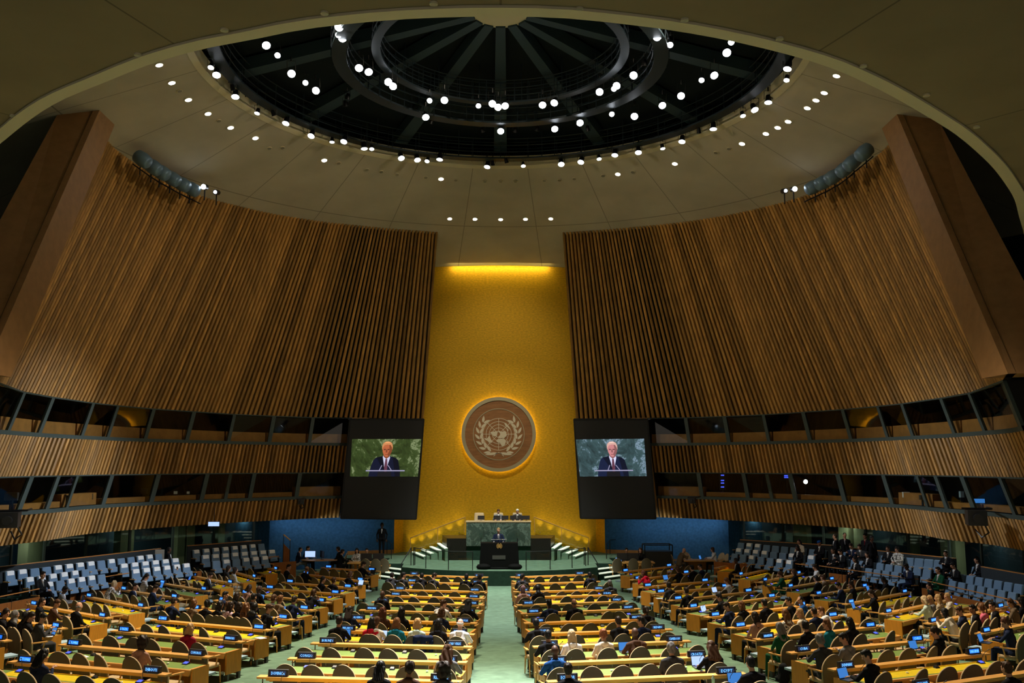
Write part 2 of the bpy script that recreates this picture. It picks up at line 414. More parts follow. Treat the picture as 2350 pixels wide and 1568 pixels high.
# soffit nearest the viewer, with its plaster lip
edge_px = [(-160, 470), (-70, 385), (0, 330.6), (69, 275), (138, 232), (241, 189), (344, 148), (456, 115), (585, 90), (689, 69), (800, 55), (900, 46), (1020, 40), (1147, 38), (1280, 41), (1410, 53), (1550, 71), (1700, 99), (1839, 134), (1929, 165), (2032, 213), (2135, 272), (2204, 317), (2273, 379), (2308, 424), (2328, 458), (2339, 499), (2350, 540), (2356, 600)]
SZ = 7.5+CZ
def smooth_line(pts, n):
    """Catmull-Rom resample by arc length"""
    pts = [Vector(p) for p in pts]; out = []
    P = [pts[0]*2-pts[1]]+pts+[pts[-1]*2-pts[-2]]
    for i in range(1, len(P)-2):
        for k in range(12):
            t = k/12; a, b, c, d = P[i-1:i+3]
            out.append(.5*((2*b)+(-a+c)*t+(2*a-5*b+4*c-d)*t*t+(-a+3*b-3*c+d)*t**3))
    out.append(pts[-1])
    L = [0]
    for a, b in zip(out, out[1:]): L.append(L[-1]+(b-a).length)
    res = []; j = 0
    for i in range(n):
        s = L[-1]*i/(n-1)
        while j < len(L)-2 and L[j+1] < s: j += 1
        t = (s-L[j])/max(1e-9, L[j+1]-L[j]); res.append(out[j].lerp(out[j+1], min(1, t)))
    return res
ep = smooth_line([at_z(x, y, SZ) for x, y in edge_px], 90)
lip = MB(); sof = MB()
def outw(i):
    a = ep[max(0, i-1)]; b = ep[min(len(ep)-1, i+1)]; t = (b-a).normalized(); n = Vector((t.y, -t.x, 0))
    if n.dot(ep[i]-Vector((0, DCY, SZ))) < 0: n = -n
    return n
on = [outw(i) for i in range(len(ep))]
for i in range(len(ep)-1):
    a, b = ep[i], ep[i+1]; na, nb = on[i], on[i+1]
    w = .30; dz = Vector((0, 0, .05))
    lip.hexa([a, b, b+nb*w, a+na*w, a+Vector((0, 0, .5)), b+Vector((0, 0, .5)), b+nb*w+Vector((0, 0, .5)), a+na*w+Vector((0, 0, .5))])
    pa, pb = a+na*w+dz, b+nb*w+dz
    rad = lambda p, d: p+((p-Vector((0, 30, p.z))).normalized())*d
    qa, qb = rad(pa, 26), rad(pb, 26)
    sof.poly([pa, pb, qb, qa])
struct('trim_4', lip.mesh('soffit_lip', M['ledge']))
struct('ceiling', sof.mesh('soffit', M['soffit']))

# ---------------------------------------------------------------- curved side walls
YR = 53.5
UBpx = [(-36, 855), (0, 886), (95, 906), (180, 920), (269, 930), (354, 938), (443, 944), (531, 950), (620, 954), (708, 957.5), (797, 958.5)]
LBpx = [(-200, 1292), (-95, 1271), (0, 1253.6), (102, 1241.7), (184, 1228), (306, 1216), (443, 1206), (579, 1197.5), (681, 1192), (780, 1188)]
TPpx = [(228, 253), (229, 270), (233, 290), (244.5, 320), (272, 348), (327, 386), (379, 413), (441, 442.5), (516.5, 465), (620, 489), (723, 506), (800, 515), (900, 525), (1006, 533)]
zUB = at_y(797, 958.5, YR).z; zLB = at_y(780, 1188, YR).z
zMT = at_y(786, 1017, YR).z; zMB = at_y(783, 1084.4, YR).z; zLT = at_y(776, 1137.9, YR).z
NC = 200
UB = smooth_line([at_z(x, y, zUB) for x, y in UBpx], NC)
LBr = smooth_line([at_z(x, y, zLB) for x, y in LBpx], NC)
pend = at_y(975, 962, 55.2); pend.z = zUB
_ux = smooth_line([at_z(x, y, zUB) for x, y in [(-80, 838)]+UBpx+[(840, 959.5)]], 600)
_uq = [proj(p) for p in _ux]
UB = []
for p in LBr:                                # the slats lean: pair each foot with the head it leans to
    x0, y0 = proj(p); s_ = .42-.30*max(0, min(1, (x0+100)/880))
    k = min(range(600), key=lambda i: abs(_uq[i][0]-(x0+s_*(y0-_uq[i][1])))); UB.append(_ux[k])
UBF = smooth_line([at_z(x, y, zUB) for x, y in UBpx[:-1]]+[at_z(797, 958.5, zUB), pend], NC)
TP = smooth_line([at_cone(x, y) for x, y in TPpx], NC)
def plan(z, u):
    """point on the lower wall surface at height z, u 0 (near end) .. 1 (by the screens)"""
    t = (z-zLB)/(zUB-zLB); i = u*(NC-1); k = min(NC-2, int(i)); f = i-k
    a = LBr[k].lerp(LBr[k+1], f); b = UB[k].lerp(UB[k+1], f)
    p = a.lerp(b, t); p.z = z; return p
def curve_at(Cv, u):
    i = u*(NC-1); k = min(NC-2, int(i)); return Cv[k].lerp(Cv[k+1], i-k)
def flip(p, sgn): return Vector((p.x*sgn, p.y, p.z))
def slat_wall(name, botf, topf, n, sgn, w=.60, depth=.16, extra=None):
    mb = MB()
    NB = 60
    for i in range(NB):                         # backing
        u0, u1 = i/NB, (i+1)/NB
        b0, b1, t0, t1 = botf(u0), botf(u1), topf(u0), topf(u1)
        def push(p, q):
            d = (q-p); nn = Vector((d.y, -d.x, 0)).normalized()
            if nn.dot(p-Vector((0, 30, p.z))) < 0: nn = -nn
            return nn*depth
        k = push(b0, b1); mb.poly([flip(x, sgn) for x in (b0+k, b1+k, t1+k, t0+k)], 1)
        mb.poly([flip(x, sgn) for x in (b0+k, b1+k, b1, b0)], 1)
        mb.poly([flip(x, sgn) for x in (t0+k, t1+k, t1, t0)], 1)
    for i in range(n):
        uc = (i+.5)/n; h = w/2/n
        b0, b1, t0, t1 = botf(max(0, uc-h)), botf(min(1, uc+h)), topf(max(0, uc-h)), topf(min(1, uc+h))
        d = b1-b0; nn = Vector((d.y, -d.x, 0)).normalized()
        if nn.dot(b0-Vector((0, 30, b0.z))) < 0: nn = -nn
        bm_, tm_ = (b0+b1)/2-nn*.05, (t0+t1)/2-nn*.05
        k = nn*depth
        # a ridge shaped slat: two faces meeting in a nose
        P = [b0, bm_, b1, b1+k, b0+k]; Q = [t0, tm_, t1, t1+k, t0+k]
        base = len(mb.v); mb.v += [tuple(flip(p, sgn)) for p in P+Q]
        for j in range(5):
            j2 = (j+1) % 5; mb.f.append((base+j, base+j2, base+5+j2, base+5+j)); mb.m.append(0)
        mb.f.append(tuple(base+j for j in range(5))); mb.m.append(0)
        mb.f.append(tuple(base+5+j for j in range(5))); mb.m.append(0)
    return struct(name, mb.mesh(name, ['slat', 'slatback']))
for side, sgn in (('left', 1), ('right', -1)):
    slat_wall('wall_'+side, lambda u: curve_at(UBF, u), lambda u: curve_at(TP, u), 122, sgn, w=.56, depth=.22)
    slat_wall('wall_'+side, lambda u: plan(zMB, u), lambda u: plan(zMT-.16, u), 108, sgn, w=.46, depth=.26)
    slat_wall('wall_'+side, lambda u: plan(zLB, u), lambda u: plan(zLT-.16, u), 108, sgn, w=.46, depth=.26)
    # sill bands on top of the two lower fascias
    for z0, z1 in ((zMT-.16, zMT), (zLT-.16, zLT)):
        mb = MB()
        for i in range(80):
            a0, a1 = plan(z0, i/80), plan(z0, (i+1)/80); b0, b1 = plan(z1, i/80), plan(z1, (i+1)/80)
            off = lambda p: p+(p-Vector((0, 30, p.z))).normalized()*.5
            mb.poly([flip(q, sgn) for q in (a0, a1, b1, b0)]); mb.poly([flip(q, sgn) for q in (b0, b1, off(b1), off(b0))])
        struct('trim_5', mb.mesh('booth_sill', M['mullion']))
    # booths behind the windows
    for row, (z0, z1) in enumerate(((zMT, zUB), (zLT, zMB))):
        mb = MB(); D = 2.6
        outp = lambda p, d: p+(Vector((p.x, p.y, 0))-Vector((0, 30, 0))).normalized()*d
        for i in range(60):
            p0, p1 = plan(z0, i/60), plan(z0, (i+1)/60); q0, q1 = plan(z1, i/60), plan(z1, (i+1)/60)
            mb.poly([flip(q, sgn) for q in (outp(p0, D), outp(p1, D), outp(q1, D), outp(q0, D))], 0)
            mb.poly([flip(q, sgn) for q in (p0, p1, outp(p1, D), outp(p0, D))], 0)
            mb.poly([flip(q, sgn) for q in (q0, q1, outp(q1, D), outp(q0, D))], 0)
        for uu in (0, 1):
            p, q = plan(z0, uu), plan(z1, uu); mb.poly([flip(k_, sgn) for k_ in (p, outp(p, D), outp(q, D), q)], 0)
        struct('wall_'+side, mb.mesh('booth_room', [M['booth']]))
        nw = 10 if row == 0 else 9
        for k in range(nw):
            u0, u1 = (k+.02)/nw, (k+.98)/nw
            ct = MB(); hh = .52 if (row == 0 or k in (3, nw-1)) else .24
            for j in range(6):
                a, b = u0+(u1-u0)*j/6, u0+(u1-u0)*(j+1)/6
                p0, p1 = outp(plan(z0, a), .35), outp(plan(z0, b), .35); up = Vector((0, 0, hh))
                r0, r1 = outp(p0, .5), outp(p1, .5)
                ct.hexa([flip(q, sgn) for q in (p0, p1, r1, r0, p0+up, p1+up, r1+up, r0+up)])
            o = new('booth_counter', ct.mesh('booth_counter', M['counter']))
            tag(o, '%s wooden counter inside the %s booth window of the %s wall, %s from the stage' % ('low' if hh < .3 else 'tall', 'upper' if row == 0 else 'lower', side, ORD[nw-k]), 'counter', 'interpreter booth counters')
            fr = MB()
            def bar(ua, ub, za, zb):
                pa, pb, qa, qb = plan(za, ua), plan(za, ub), plan(zb, ua), plan(zb, ub)
                ks = [outp(p, .12) for p in (pa, pb, qa, qb)]
                fr.hexa([flip(q, sgn) for q in (pa, pb, ks[1], ks[0], qa, qb, ks[3], ks[2])])
            bar(k/nw, (k+.085)/nw, z0, z1)
            if row and k in (2, 6): bar((k+.5)/nw, (k+.57)/nw, z0, z1)
            bar(k/nw, (k+1)/nw, z1-.05, z1)
            wo = struct('window_%d' % (k+1+row*10), fr.mesh('window_frame', M['mullion']))
            gl = MB()
            pa, pb, qa, qb = [outp(p, .06) for p in (plan(z0, u0), plan(z0, u1), plan(z1, u0), plan(z1, u1))]
            gl.poly([flip(q, sgn) for q in (pa, pb, qb, qa)])
            new('glass_pane', gl.mesh('glass_pane', M['glass']), parent=wo)
    # wooden fin: the thick end of the slatted wall facing the viewer
    t0 = TP[0]; b0 = UBF[0]; outv = Vector((-1, -.12, 0)).normalized()
    t1 = at_cone(131, 264); d1 = (t1-t0); b1 = b0+d1*1.12; b1.z = b0.z
    back = Vector((0, 1.5, 0))
    mb = MB(); mb.hexa([flip(q, sgn) for q in (b0, b1, b1+back, b0+back, t0, t1, t1+back, t0+back)])
    struct('wall_'+side, mb.mesh('wall_fin', M['fin']))
    # dark outer wall beyond the fin and behind the slats
    mb = MB()
    pl = [(-27, 12), (-27, 30), (-26, 40), (-20, 52), (-12, 60), (0, 62)]
    for a, b in zip(pl, pl[1:]):
        mb.poly([flip(Vector(q), sgn) for q in ((a[0], a[1], 0), (b[0], b[1], 0), (b[0], b[1], 24), (a[0], a[1], 24))])
    struct('wall_'+side, mb.mesh('outer_shell', M['teal']))

# things seen through the lower booth windows
def booth_at(px, py, d=1.3):
    sgn = 1 if px < 1147 else -1; lo, hi = 0, 1
    for _ in range(30):
        m = (lo+hi)/2; p = plan((zLT+zMB)/2, m)
        if (proj(flip(p, sgn))[0] < px) == (sgn > 0): lo = m
        else: hi = m
    p = flip(plan((zLT+zMB)/2, lo), sgn); return at_y(px, py, p.y+d*.9)
def led(px, pys, w, lab):
    parts = []
    for y in pys:
        p = booth_at(px, y); b = MB(); b.box(p.x-w/2, p.x+w/2, p.y-.02, p.y, p.z-.03, p.z+.03); parts.append(('led_line', b.mesh('led_line', 'micglow')))
    p0, p1 = booth_at(px, pys[0]-3), booth_at(px, pys[-1]+3); b = MB(); b.box(p0.x-w, p0.x+w, p0.y+.0, p0.y+.1, p1.z-.1, p0.z+.1); parts.append(('rack', b.mesh('rack', 'black')))
    b = MB(); b.box(p0.x-.05, p0.x+.05, p0.y+.02, p0.y+.1, zLT, p1.z-.1); parts.append(('stand', b.mesh('stand', 'blackm')))
    place('equipment_rack', parts, (0, 0, 0), 0, lab, 'equipment')
led(1658, (1091, 1103, 1109, 1118), .18, 'black rack with four blue status lights behind the right lower booth glass')
led(1806, (1092, 1096), .3, 'black rack with a blue display behind the right lower booth glass')
p = booth_at(1849, 1106); b = MB(); b.disc((0, 0, 0), (0, -1, -.1), .11, 16); t = MB(); t.tube([(0, .03, 0), (0, .2, 0)], .12, 12); s2 = MB(); s2.tube([(0, .1, 0), (0, .1, zLT-p.z)], .02, 5)
place('desk_lamp', [('bulb', b.mesh('bulb', 'downlens')), ('shade', t.mesh('shade', 'black')), ('stem', s2.mesh('stem', 'blackm'))], p, 0, 'bright white lamp shining behind the right lower booth glass', 'lamp')
for i, (x, y, w, h, c) in enumerate(((25, 1140, .5, .3, 'steel'), (150, 1146, .35, .32, 'blackm'), (205, 1140, .3, .25, 'steel'), (330, 1128, .3, .25, 'blackm'), (402, 1131, .14, .14, 'white'), (431, 1131, .10, .12, 'white'), (468, 1128, .1, .2, 'cream'), (2080, 1136, .3, .25, 'white'), (2120, 1142, .3, .2, 'steel'), (2208, 1135, .15, .25, 'bottle'), (2245, 1150, .5, .16, 'lcdb'))):
    p = booth_at(x, y, .9); b = MB(); b.box(-w/2, w/2, -.02, .12, -h/2, h/2); s2 = MB(); s2.box(-.06, .06, 0, .1, zLT+.0-p.z, -h/2)
    place('booth_monitor' if h > .15 else 'booth_papers', [('panel', b.mesh('panel', c)), ('foot', s2.mesh('foot', 'blackm'))], p, 0, 'small %s object on the lower booth counter, %s from the left' % ({'steel': 'grey', 'blackm': 'dark', 'white': 'white', 'cream': 'cream', 'bottle': 'clear', 'lcdb': 'blue lit'}[c], ORD[i+1]), 'booth equipment', 'things on the lower booth counters')

# ---------------------------------------------------------------- ground floor side walls under the booths
def outl(u, d, z):
    p = plan(zLB, u); q = p+(Vector((p.x, p.y, 0))-Vector((0, 30, 0))).normalized()*d; q.z = z; return q
for side, sgn in (('left', 1), ('right', -1)):
    mb = MB()
    for i in range(40):
        a, b = i/40, (i+1)/40
        mb.poly([flip(q, sgn) for q in (outl(a, 4.4, 0), outl(b, 4.4, 0), outl(b, 4.4, zLB+.3), outl(a, 4.4, zLB+.3))], 0)
        mb.poly([flip(q, sgn) for q in (outl(a, 4.4, zLB+.05), outl(b, 4.4, zLB+.05), outl(b, 0.1, zLB+.05), outl(a, 0.1, zLB+.05))], 1)
    struct('wall_'+side, mb.mesh('lobby_wall', [M['outer'], M['booth']]))
    def find_u(px):
        lo, hi = 0, 1
        for _ in range(30):
            m = (lo+hi)/2; q = proj(flip(outl(m, 2.9, 1.5), sgn))[0]
            if (q < px) == (sgn > 0): lo = m
            else: hi = m
        return (lo+hi)/2
    PX = ((62, 98), (275, 306), (407, 424), (428, 446), (500, 515)) if sgn > 0 else ((2195, 2160), (1990, 1961), (1949, 1926), (1852, 1822), (1700, 1680), (2095, 2088))
    for a, b in [(find_u(x), find_u(y)) for x, y in PX]:
        mb = MB()
        q = [outl(a, 2.9, 0), outl(b, 2.9, 0), outl(b, 3.6, 0), outl(a, 3.6, 0)]
        mb.hexa([flip(p, sgn) for p in q]+[flip(p, sgn)+Vector((0, 0, zLB+.2)) for p in q])
        struct('wall_'+side, mb.mesh('concrete_pier', M['concrete']))
    for uu in (.12, .38, .62, .86):
        c = flip(outl(uu, 2.75, zLB-.05), sgn)
        lamp('AREA', 'added_pier_fill', c, c+Vector((0, 0, -1)), 26, (.95, 1, .8), size=3.0, sy=.2)  # unseen area light added behind the glass to brighten the piers
    for k in range(12):
        a, b = k/12, (k+1)/12
        fr = MB()
        for uu in (a, ):
            q = [outl(uu, 2.5, 0), outl(uu+.004, 2.5, 0), outl(uu+.004, 2.6, 0), outl(uu, 2.6, 0)]
            fr.hexa([flip(p, sgn) for p in q]+[flip(p, sgn)+Vector((0, 0, zLB+.1)) for p in q])
        wo = struct('window_%d' % (30+k), fr.mesh('window_frame', M['mullion']))
        gl = MB(); gl.poly([flip(p, sgn) for p in (outl(a, 2.55, .5), outl(b, 2.55, .5), outl(b, 2.55, zLB+.1), outl(a, 2.55, zLB+.1))])
        new('glass_pane', gl.mesh('glass_pane', M['glass']), parent=wo)

# ---------------------------------------------------------------- gold wall, blue walls
GY = 56.0
mb = MB()
n = 24
gt = [Vector((-7+14*i/n, GY+.0, 0)) for i in range(n+1)]
for a, b in zip(gt, gt[1:]):
    za, zb = cone_z(a.x, a.y)-.02, cone_z(b.x, b.y)-.02
    mb.poly([(a.x, a.y, .6), (b.x, b.y, .6), (b.x, b.y, zb), (a.x, a.y, za)])
struct('wall_back', mb.mesh('gold_wall', M['gold']))
# folded wings of the gold wall left and right of the stairs
for sgn in (1, -1):
    a = at_y(925, 1200, GY-.03); b = at_y(905, 1200, GY-1.0)
    mb = MB(); z1 = at_y(905, 1180, 55).z+1.0
    mb.hexa([flip(Vector(q), sgn) for q in ((b.x, b.y, .6), (a.x, a.y, .6), (a.x, a.y+.03, .6), (b.x, b.y+.1, .6), (b.x, b.y, z1), (a.x, a.y, z1), (a.x, a.y+.03, z1), (b.x, b.y+.1, z1))])
    struct('wall_back', mb.mesh('gold_wing', M['gold']))
    c = at_y(618, 1230, 52.5); mb = MB()
    mb.poly([flip(Vector(q), sgn) for q in ((b.x, b.y+.02, .0), (c.x, c.y, .0), (c.x, c.y, 4.2), (b.x, b.y+.02, 4.2))])
    c2 = Vector((c.x-7, c.y+4, 0)); mb.poly([flip(Vector(q), sgn) for q in ((c.x, c.y, 0), (c2.x, c2.y, 0), (c2.x, c2.y, 4.2), (c.x, c.y, 4.2))])
    struct('wall_back', mb.mesh('blue_wall', M['bluewall']))
    bb = MB(); d = (Vector((c.x, c.y, 0))-Vector((b.x, b.y, 0))); q0 = Vector((b.x, b.y-.02, .72)); q1 = q0+d*.38; nn = Vector((0, -.06, 0)); hh = Vector((0, 0, .22))
    bb.hexa([flip(p, sgn) for p in (q0, q1, q1+nn, q0+nn, q0+hh, q1+hh, q1+nn+hh, q0+nn+hh)])
    struct('baseboard_back', bb.mesh('baseboard', M['counter']))
# warm cove light washing the head of the gold wall
zc = cone_z(0, GY)


lamp('AREA', 'cove_light', (0, GY-.55, zc-.05), (0, GY-.02, zc-.9), 55, (1, .80, .25), size=6.2, sy=.12)

# ---------------------------------------------------------------- emblem on the gold wall
EC = at_y(1144.5, 997, GY-.25); ER = 84.5/F*GY*1.0
def e3(x, y, off=0): return Vector((EC.x+x*ER, EC.y-off, EC.z+y*ER))    # unit disc coordinates
def ring2(mb, r0, r1, y0, y1, n=96, mi=0, cx=0, cy=0):
    for i in range(n):
        a0, a1 = 2*math.pi*i/n, 2*math.pi*(i+1)/n
        q = [e3(cx+r*math.cos(a), cy+r*math.sin(a)) for r, a in ((r0, a0), (r1, a0), (r1, a1), (r0, a1))]
        mb.hexa([p-Vector((0, y1, 0)) for p in q]+[p-Vector((0, y0, 0)) for p in q], mi)
er = new('wall_emblem', None, loc=EC); tag(er, 'large round brown emblem with world map and olive branches on gold wall', 'emblem')
def ech(name, mb, m):
    me = mb.mesh(name, m); me.transform(Matrix.Translation(-EC)); return new(name, me, parent=er)
mb = MB(); mb.prism([e3(.95*math.cos(2*math.pi*i/96), .95*math.sin(2*math.pi*i/96)) for i in range(96)], (0, -.10, 0)); ech('disc', mb, 'bronze')
mb = MB(); ring2(mb, .905, 1.0, -.02, .16); ech('rim', mb, 'silver')
mb = MB(); ring2(mb, .675, .693, .09, .125); ech('inner_ring', mb, 'silver')
gx, gy, gr = 0, 0.0, .425                    # globe
mb = MB()
for k in range(1, 6):
    rr = gr*k/5; ring2(mb, rr-.006, rr+.006, .09, .112, 72, 0, gx, gy)
for k in range(8):
    a = k*math.pi/4; u = Vector((math.cos(a), math.sin(a))); w = Vector((-u.y, u.x))*.006
    p = [u*.06-w, u*gr-w, u*gr+w, u*.06+w]
    mb.prism([e3(gx+q.x, gy+q.y, .09) for q in p], (0, -.02, 0))
ech('globe_grid', mb, 'relief')
def pxy(pts): return [((x-823)/675., (788-y)/675.) for x, y in pts]      # traced from the emblem at 1646 px
lands = [
 [(690, 745), (715, 738), (735, 742), (760, 738), (775, 732), (800, 735), (808, 750), (795, 770), (800, 790), (785, 800), (790, 815), (770, 822), (745, 828), (720, 815), (705, 795), (690, 775), (672, 770), (668, 758)],
 [(648, 820), (665, 828), (672, 850), (682, 880), (700, 905), (708, 940), (690, 938), (665, 945), (645, 935), (615, 905), (580, 890), (560, 860), (570, 855), (600, 868), (622, 858), (632, 838)],
 [(820, 735), (860, 738), (880, 745), (905, 738), (925, 730), (950, 735), (965, 755), (960, 780), (970, 800), (960, 825), (945, 840), (930, 838), (935, 858), (915, 862), (890, 852), (870, 860), (845, 862), (820, 855), (812, 835), (828, 820), (846, 805), (850, 780), (842, 760), (820, 752)],
 [(800, 880), (830, 872), (870, 868), (905, 872), (935, 880), (945, 900), (948, 940), (935, 975), (915, 1000), (895, 1008), (870, 990), (862, 965), (850, 945), (815, 940), (790, 925), (780, 905)],
 [(925, 588), (950, 583), (968, 600), (975, 625), (1000, 650), (1025, 670), (1035, 700), (1022, 698), (995, 675), (975, 655), (955, 650), (940, 625)],
 [(972, 905), (984, 900), (990, 935), (980, 940)], [(975, 690), (985, 680), (1000, 720), (990, 735)], [(945, 640), (952, 650), (975, 700), (968, 705)],
]
mb = MB()
for L_ in lands: mb.prism([e3(x, y, .09) for x, y in pxy(L_)], (0, -.035, 0))
ech('map_relief', mb, 'relief')
mb = MB()
def leaf(mb, x, y, ang, ln, wd_, sc=1, pl=None):
    pl = pl or (lambda a, b: e3(a, b, .09)); n = 7
    u = Vector((math.cos(ang), math.sin(ang))); w = Vector((-u.y, u.x)); top = []; bot = []
    for i in range(n+1):
        t = i/n; h = wd_*math.sin(math.pi*min(1, t**.8))
        p = Vector((x, y))+u*ln*t; top.append(p+w*h); bot.append(p-w*h)
    pts = top+bot[::-1][1:-1]
    mb.prism([pl(p.x, p.y) for p in pts], (0, -.03*sc, 0))
for s_ in (-1, 1):
    for i in range(7):
        th = R(-66+i*17.0); rr = .515
        x, y = rr*math.cos(th), rr*math.sin(th)-.0
        for k, da in ((0, R(62)), (1, R(118))):
            a = th+da; xx, yy = x+(.012 if k == 0 else -.012)*math.cos(th), y+(.012 if k == 0 else -.012)*math.sin(th)
            aa = a if s_ > 0 else math.pi-a
            leaf(mb, xx*s_, yy, aa, .195, .034)
    leaf(mb, .02*s_, -.50, R(-8) if s_ > 0 else R(188), .36, .035)
    mb.prism([e3(x*s_, y, .09) for x, y in ((-.0, -.475), (.09, -.52), (.145, -.585), (.125, -.59), (.07, -.535), (-.0, -.495))], (0, -.03, 0))
ech('olive_branches', mb, 'relief')
# the halo lamp hidden behind the disc
hl = MB(); ring2(hl, .90, .94, -.12, -.08, 64); hlm = mat('halo_lamp', (1, .8, .3), .5, emit=(1, .74, .12), es=9)
ech('halo_lamp', hl, hlm)

# ---------------------------------------------------------------- the two big screens
def quad_map(q):
    tl, tr, br, bl = q
    return lambda u, v: (tl*(1-u)+tr*u)*(1-v)+(bl*(1-u)+br*u)*v
def big_screen(name, box, img, label, tint, YB=52.6):
    r = new(name, None, loc=at_y(box[0][0], box[0][1], YB)); o0 = r.location.copy()
    tag(r, label, 'screen', 'the two big screens')
    def ch(nm, mb, m, **k):
        me = mb.mesh(nm, m); me.transform(Matrix.Translation(-o0)); return new(nm, me, parent=r, **k)
    B = [at_y(x, y, YB) for x, y in box]
    mb = MB(); mb.prism([B[0], B[1], B[2], B[3]], (0, .5, 0)); ch('housing', mb, M['black'])
    m2 = MB(); e = .12
    for a, b in ((0, 1), (1, 2), (2, 3), (3, 0)):
        p, q = B[a], B[b]; m2.tube([p+Vector((0, -.02, 0)), q+Vector((0, -.02, 0))], .05, 4)
    ch('frame', m2, M['blackm'])
    Q = quad_map([at_y(x, y, YB-.03) for x, y in img])
    def em(nm, col, s=1): return mat(nm, tuple(c*.05 for c in col), .5, emit=col, es=s)
    # marble back of the picture: emissive veined pattern
    mbk = em('screen_backdrop', tint[0]); nt = mbk.node_tree; b = nt.nodes['Principled BSDF']
    tc = nt.nodes.new('ShaderNodeTexCoord'); nz = nt.nodes.new('ShaderNodeTexNoise'); nz.inputs['Scale'].default_value = .8; nz.inputs['Detail'].default_value = 12; nz.inputs['Roughness'].default_value = .8; nz.inputs['Distortion'].default_value = .6
    cr = nt.nodes.new('ShaderNodeValToRGB'); c = tint
    cr.color_ramp.elements[0].position = .38; cr.color_ramp.elements[0].color = (*[v*.35 for v in c[0]], 1)
    cr.color_ramp.elements[1].position = .66; cr.color_ramp.elements[1].color = (*[v*1.3 for v in c[0]], 1)
    k = cr.color_ramp.elements.new(.52); k.color = (*c[0], 1); k = cr.color_ramp.elements.new(.56); k.color = (*c[1], 1); k = cr.color_ramp.elements.new(.58); k.color = (*c[0], 1)
    nt.links.new(tc.outputs['Object'], nz.inputs[0]); nt.links.new(nz.outputs[0], cr.inputs[0]); nt.links.new(cr.outputs[0], b.inputs['Emission Color'])
    lay = [0]
    pic = MB(); mats = []
    def pg(pts, m):
        lay[0] += 1
        if m not in mats: mats.append(m)
        pic.poly([Q(u, v)+Vector((0, -.004*lay[0], 0)) for u, v in pts], mats.index(m))
    suit, suit2, shirt = em('screen_suit', c[2]), em('screen_suit_shade', tuple(v*.4 for v in c[2])), em('screen_shirt', c[3])
    skin, skin2, hair, hair2 = em('screen_skin', c[4]), em('screen_skin_shade', tuple(v*.45 for v in c[4])), em('screen_hair', c[5]), em('screen_hair_light', tuple(min(1, v*1.6) for v in c[5]))
    tie = em('screen_tie', (.12, .04, .07)); dk = em('screen_dark', (.008, .008, .012)); bar = em('screen_bar', (.35, .33, .5))
    pg([(0, 0), (1, 0), (1, 1), (0, 1)], mbk)
    pg([(.27, 1), (.28, .86), (.30, .72), (.33, .56), (.37, .49), (.46, .455), (.56, .455), (.65, .50), (.69, .56), (.71, .72), (.73, .86), (.735, 1)], suit)
    pg([(.60, .47), (.65, .50), (.69, .56), (.71, .72), (.73, .86), (.735, 1), (.66, 1), (.63, .7)], suit2)
    pg([(.47, .44), (.56, .44), (.57, .50), (.545, .66), (.52, .88), (.50, .88), (.475, .66), (.46, .50)], shirt)
    pg([(.505, .53), (.53, .53), (.54, .78), (.53, .90), (.50, .90), (.49, .78)], tie)
    pg([(.37, .49), (.46, .455), (.485, .66), (.50, .86), (.44, .70)], suit2)
    pg([(.465, .36), (.565, .36), (.56, .47), (.515, .53), (.475, .47)], skin2)
    pg([(.452, .20), (.47, .13), (.52, .10), (.565, .12), (.59, .20), (.588, .33), (.57, .41), (.54, .47), (.505, .48), (.475, .43), (.455, .34)], skin)
    pg([(.545, .12), (.565, .12), (.59, .20), (.588, .33), (.57, .41), (.54, .47), (.53, .40), (.555, .30)], skin2)
    pg([(.448, .30), (.442, .20), (.455, .12), (.49, .07), (.54, .065), (.58, .10), (.597, .18), (.597, .30), (.585, .22), (.565, .16), (.52, .145), (.475, .17), (.458, .22)], hair)
    pg([(.47, .11), (.50, .075), (.545, .075), (.57, .11), (.54, .10), (.50, .105)], hair2)
    for ex in (.485, .54):
        pg([(ex-.014, .275), (ex+.014, .275), (ex+.014, .295), (ex-.014, .295)], dk)
        pg([(ex-.018, .25), (ex+.018, .248), (ex+.018, .258), (ex-.018, .26)], skin2)
    pg([(.505, .28), (.522, .28), (.527, .36), (.50, .36)], skin2)
    pg([(.492, .405), (.535, .405), (.53, .418), (.497, .418)], em('screen_mouth', (.16, .03, .02)))
    for x0, x1 in ((.455, .42), (.545, .60)):
        pg([(x0, .70), (x0+.012, .70), (x1+.012, .84), (x1, .84)], bar)
    pg([(.23, .83), (.80, .83), (.80, .86), (.23, .86)], bar)
    pg([(.40, 1), (.41, .87), (.60, .87), (.61, 1)], dk)
    ch('picture', pic, mats)
    return r
big_screen('video_screen', [(803, 962), (973, 962), (955, 1192), (782, 1190)], [(808, 1008), (967, 1008), (959, 1094), (803, 1094)],
           'big black video screen left of the gold wall, picture tinted green', ((.045, .075, .018), (.30, .36, .18), (.005, .007, .026), (.62, .62, .8), (.50, .13, .05), (.62, .26, .10)))
big_screen('video_screen', [(1317, 962), (1486, 962), (1505, 1191), (1332, 1190)], [(1321, 1009), (1478, 1007), (1484, 1093), (1331, 1094)],
           'big black video screen right of the gold wall, picture tinted blue', ((.05, .10, .11), (.30, .42, .55), (.008, .014, .05), (.72, .72, .95), (.62, .24, .25), (.72, .42, .36)))
# posts between slats and screens
for sgn in (1, -1):
    for z0, z1 in ((zLB, zUB),):
        a, b = plan(z0, 1.0), plan(z1, 1.0); mb = MB()
        w = Vector((.9, .2, 0)); d = Vector((0, 1.5, 0))
        mb.hexa([flip(q, sgn) for q in (a, a+w, a+w+d, a+d, b, b+w, b+w+d, b+d)]); struct('trim_7', mb.mesh('wood_post', M['slat']))
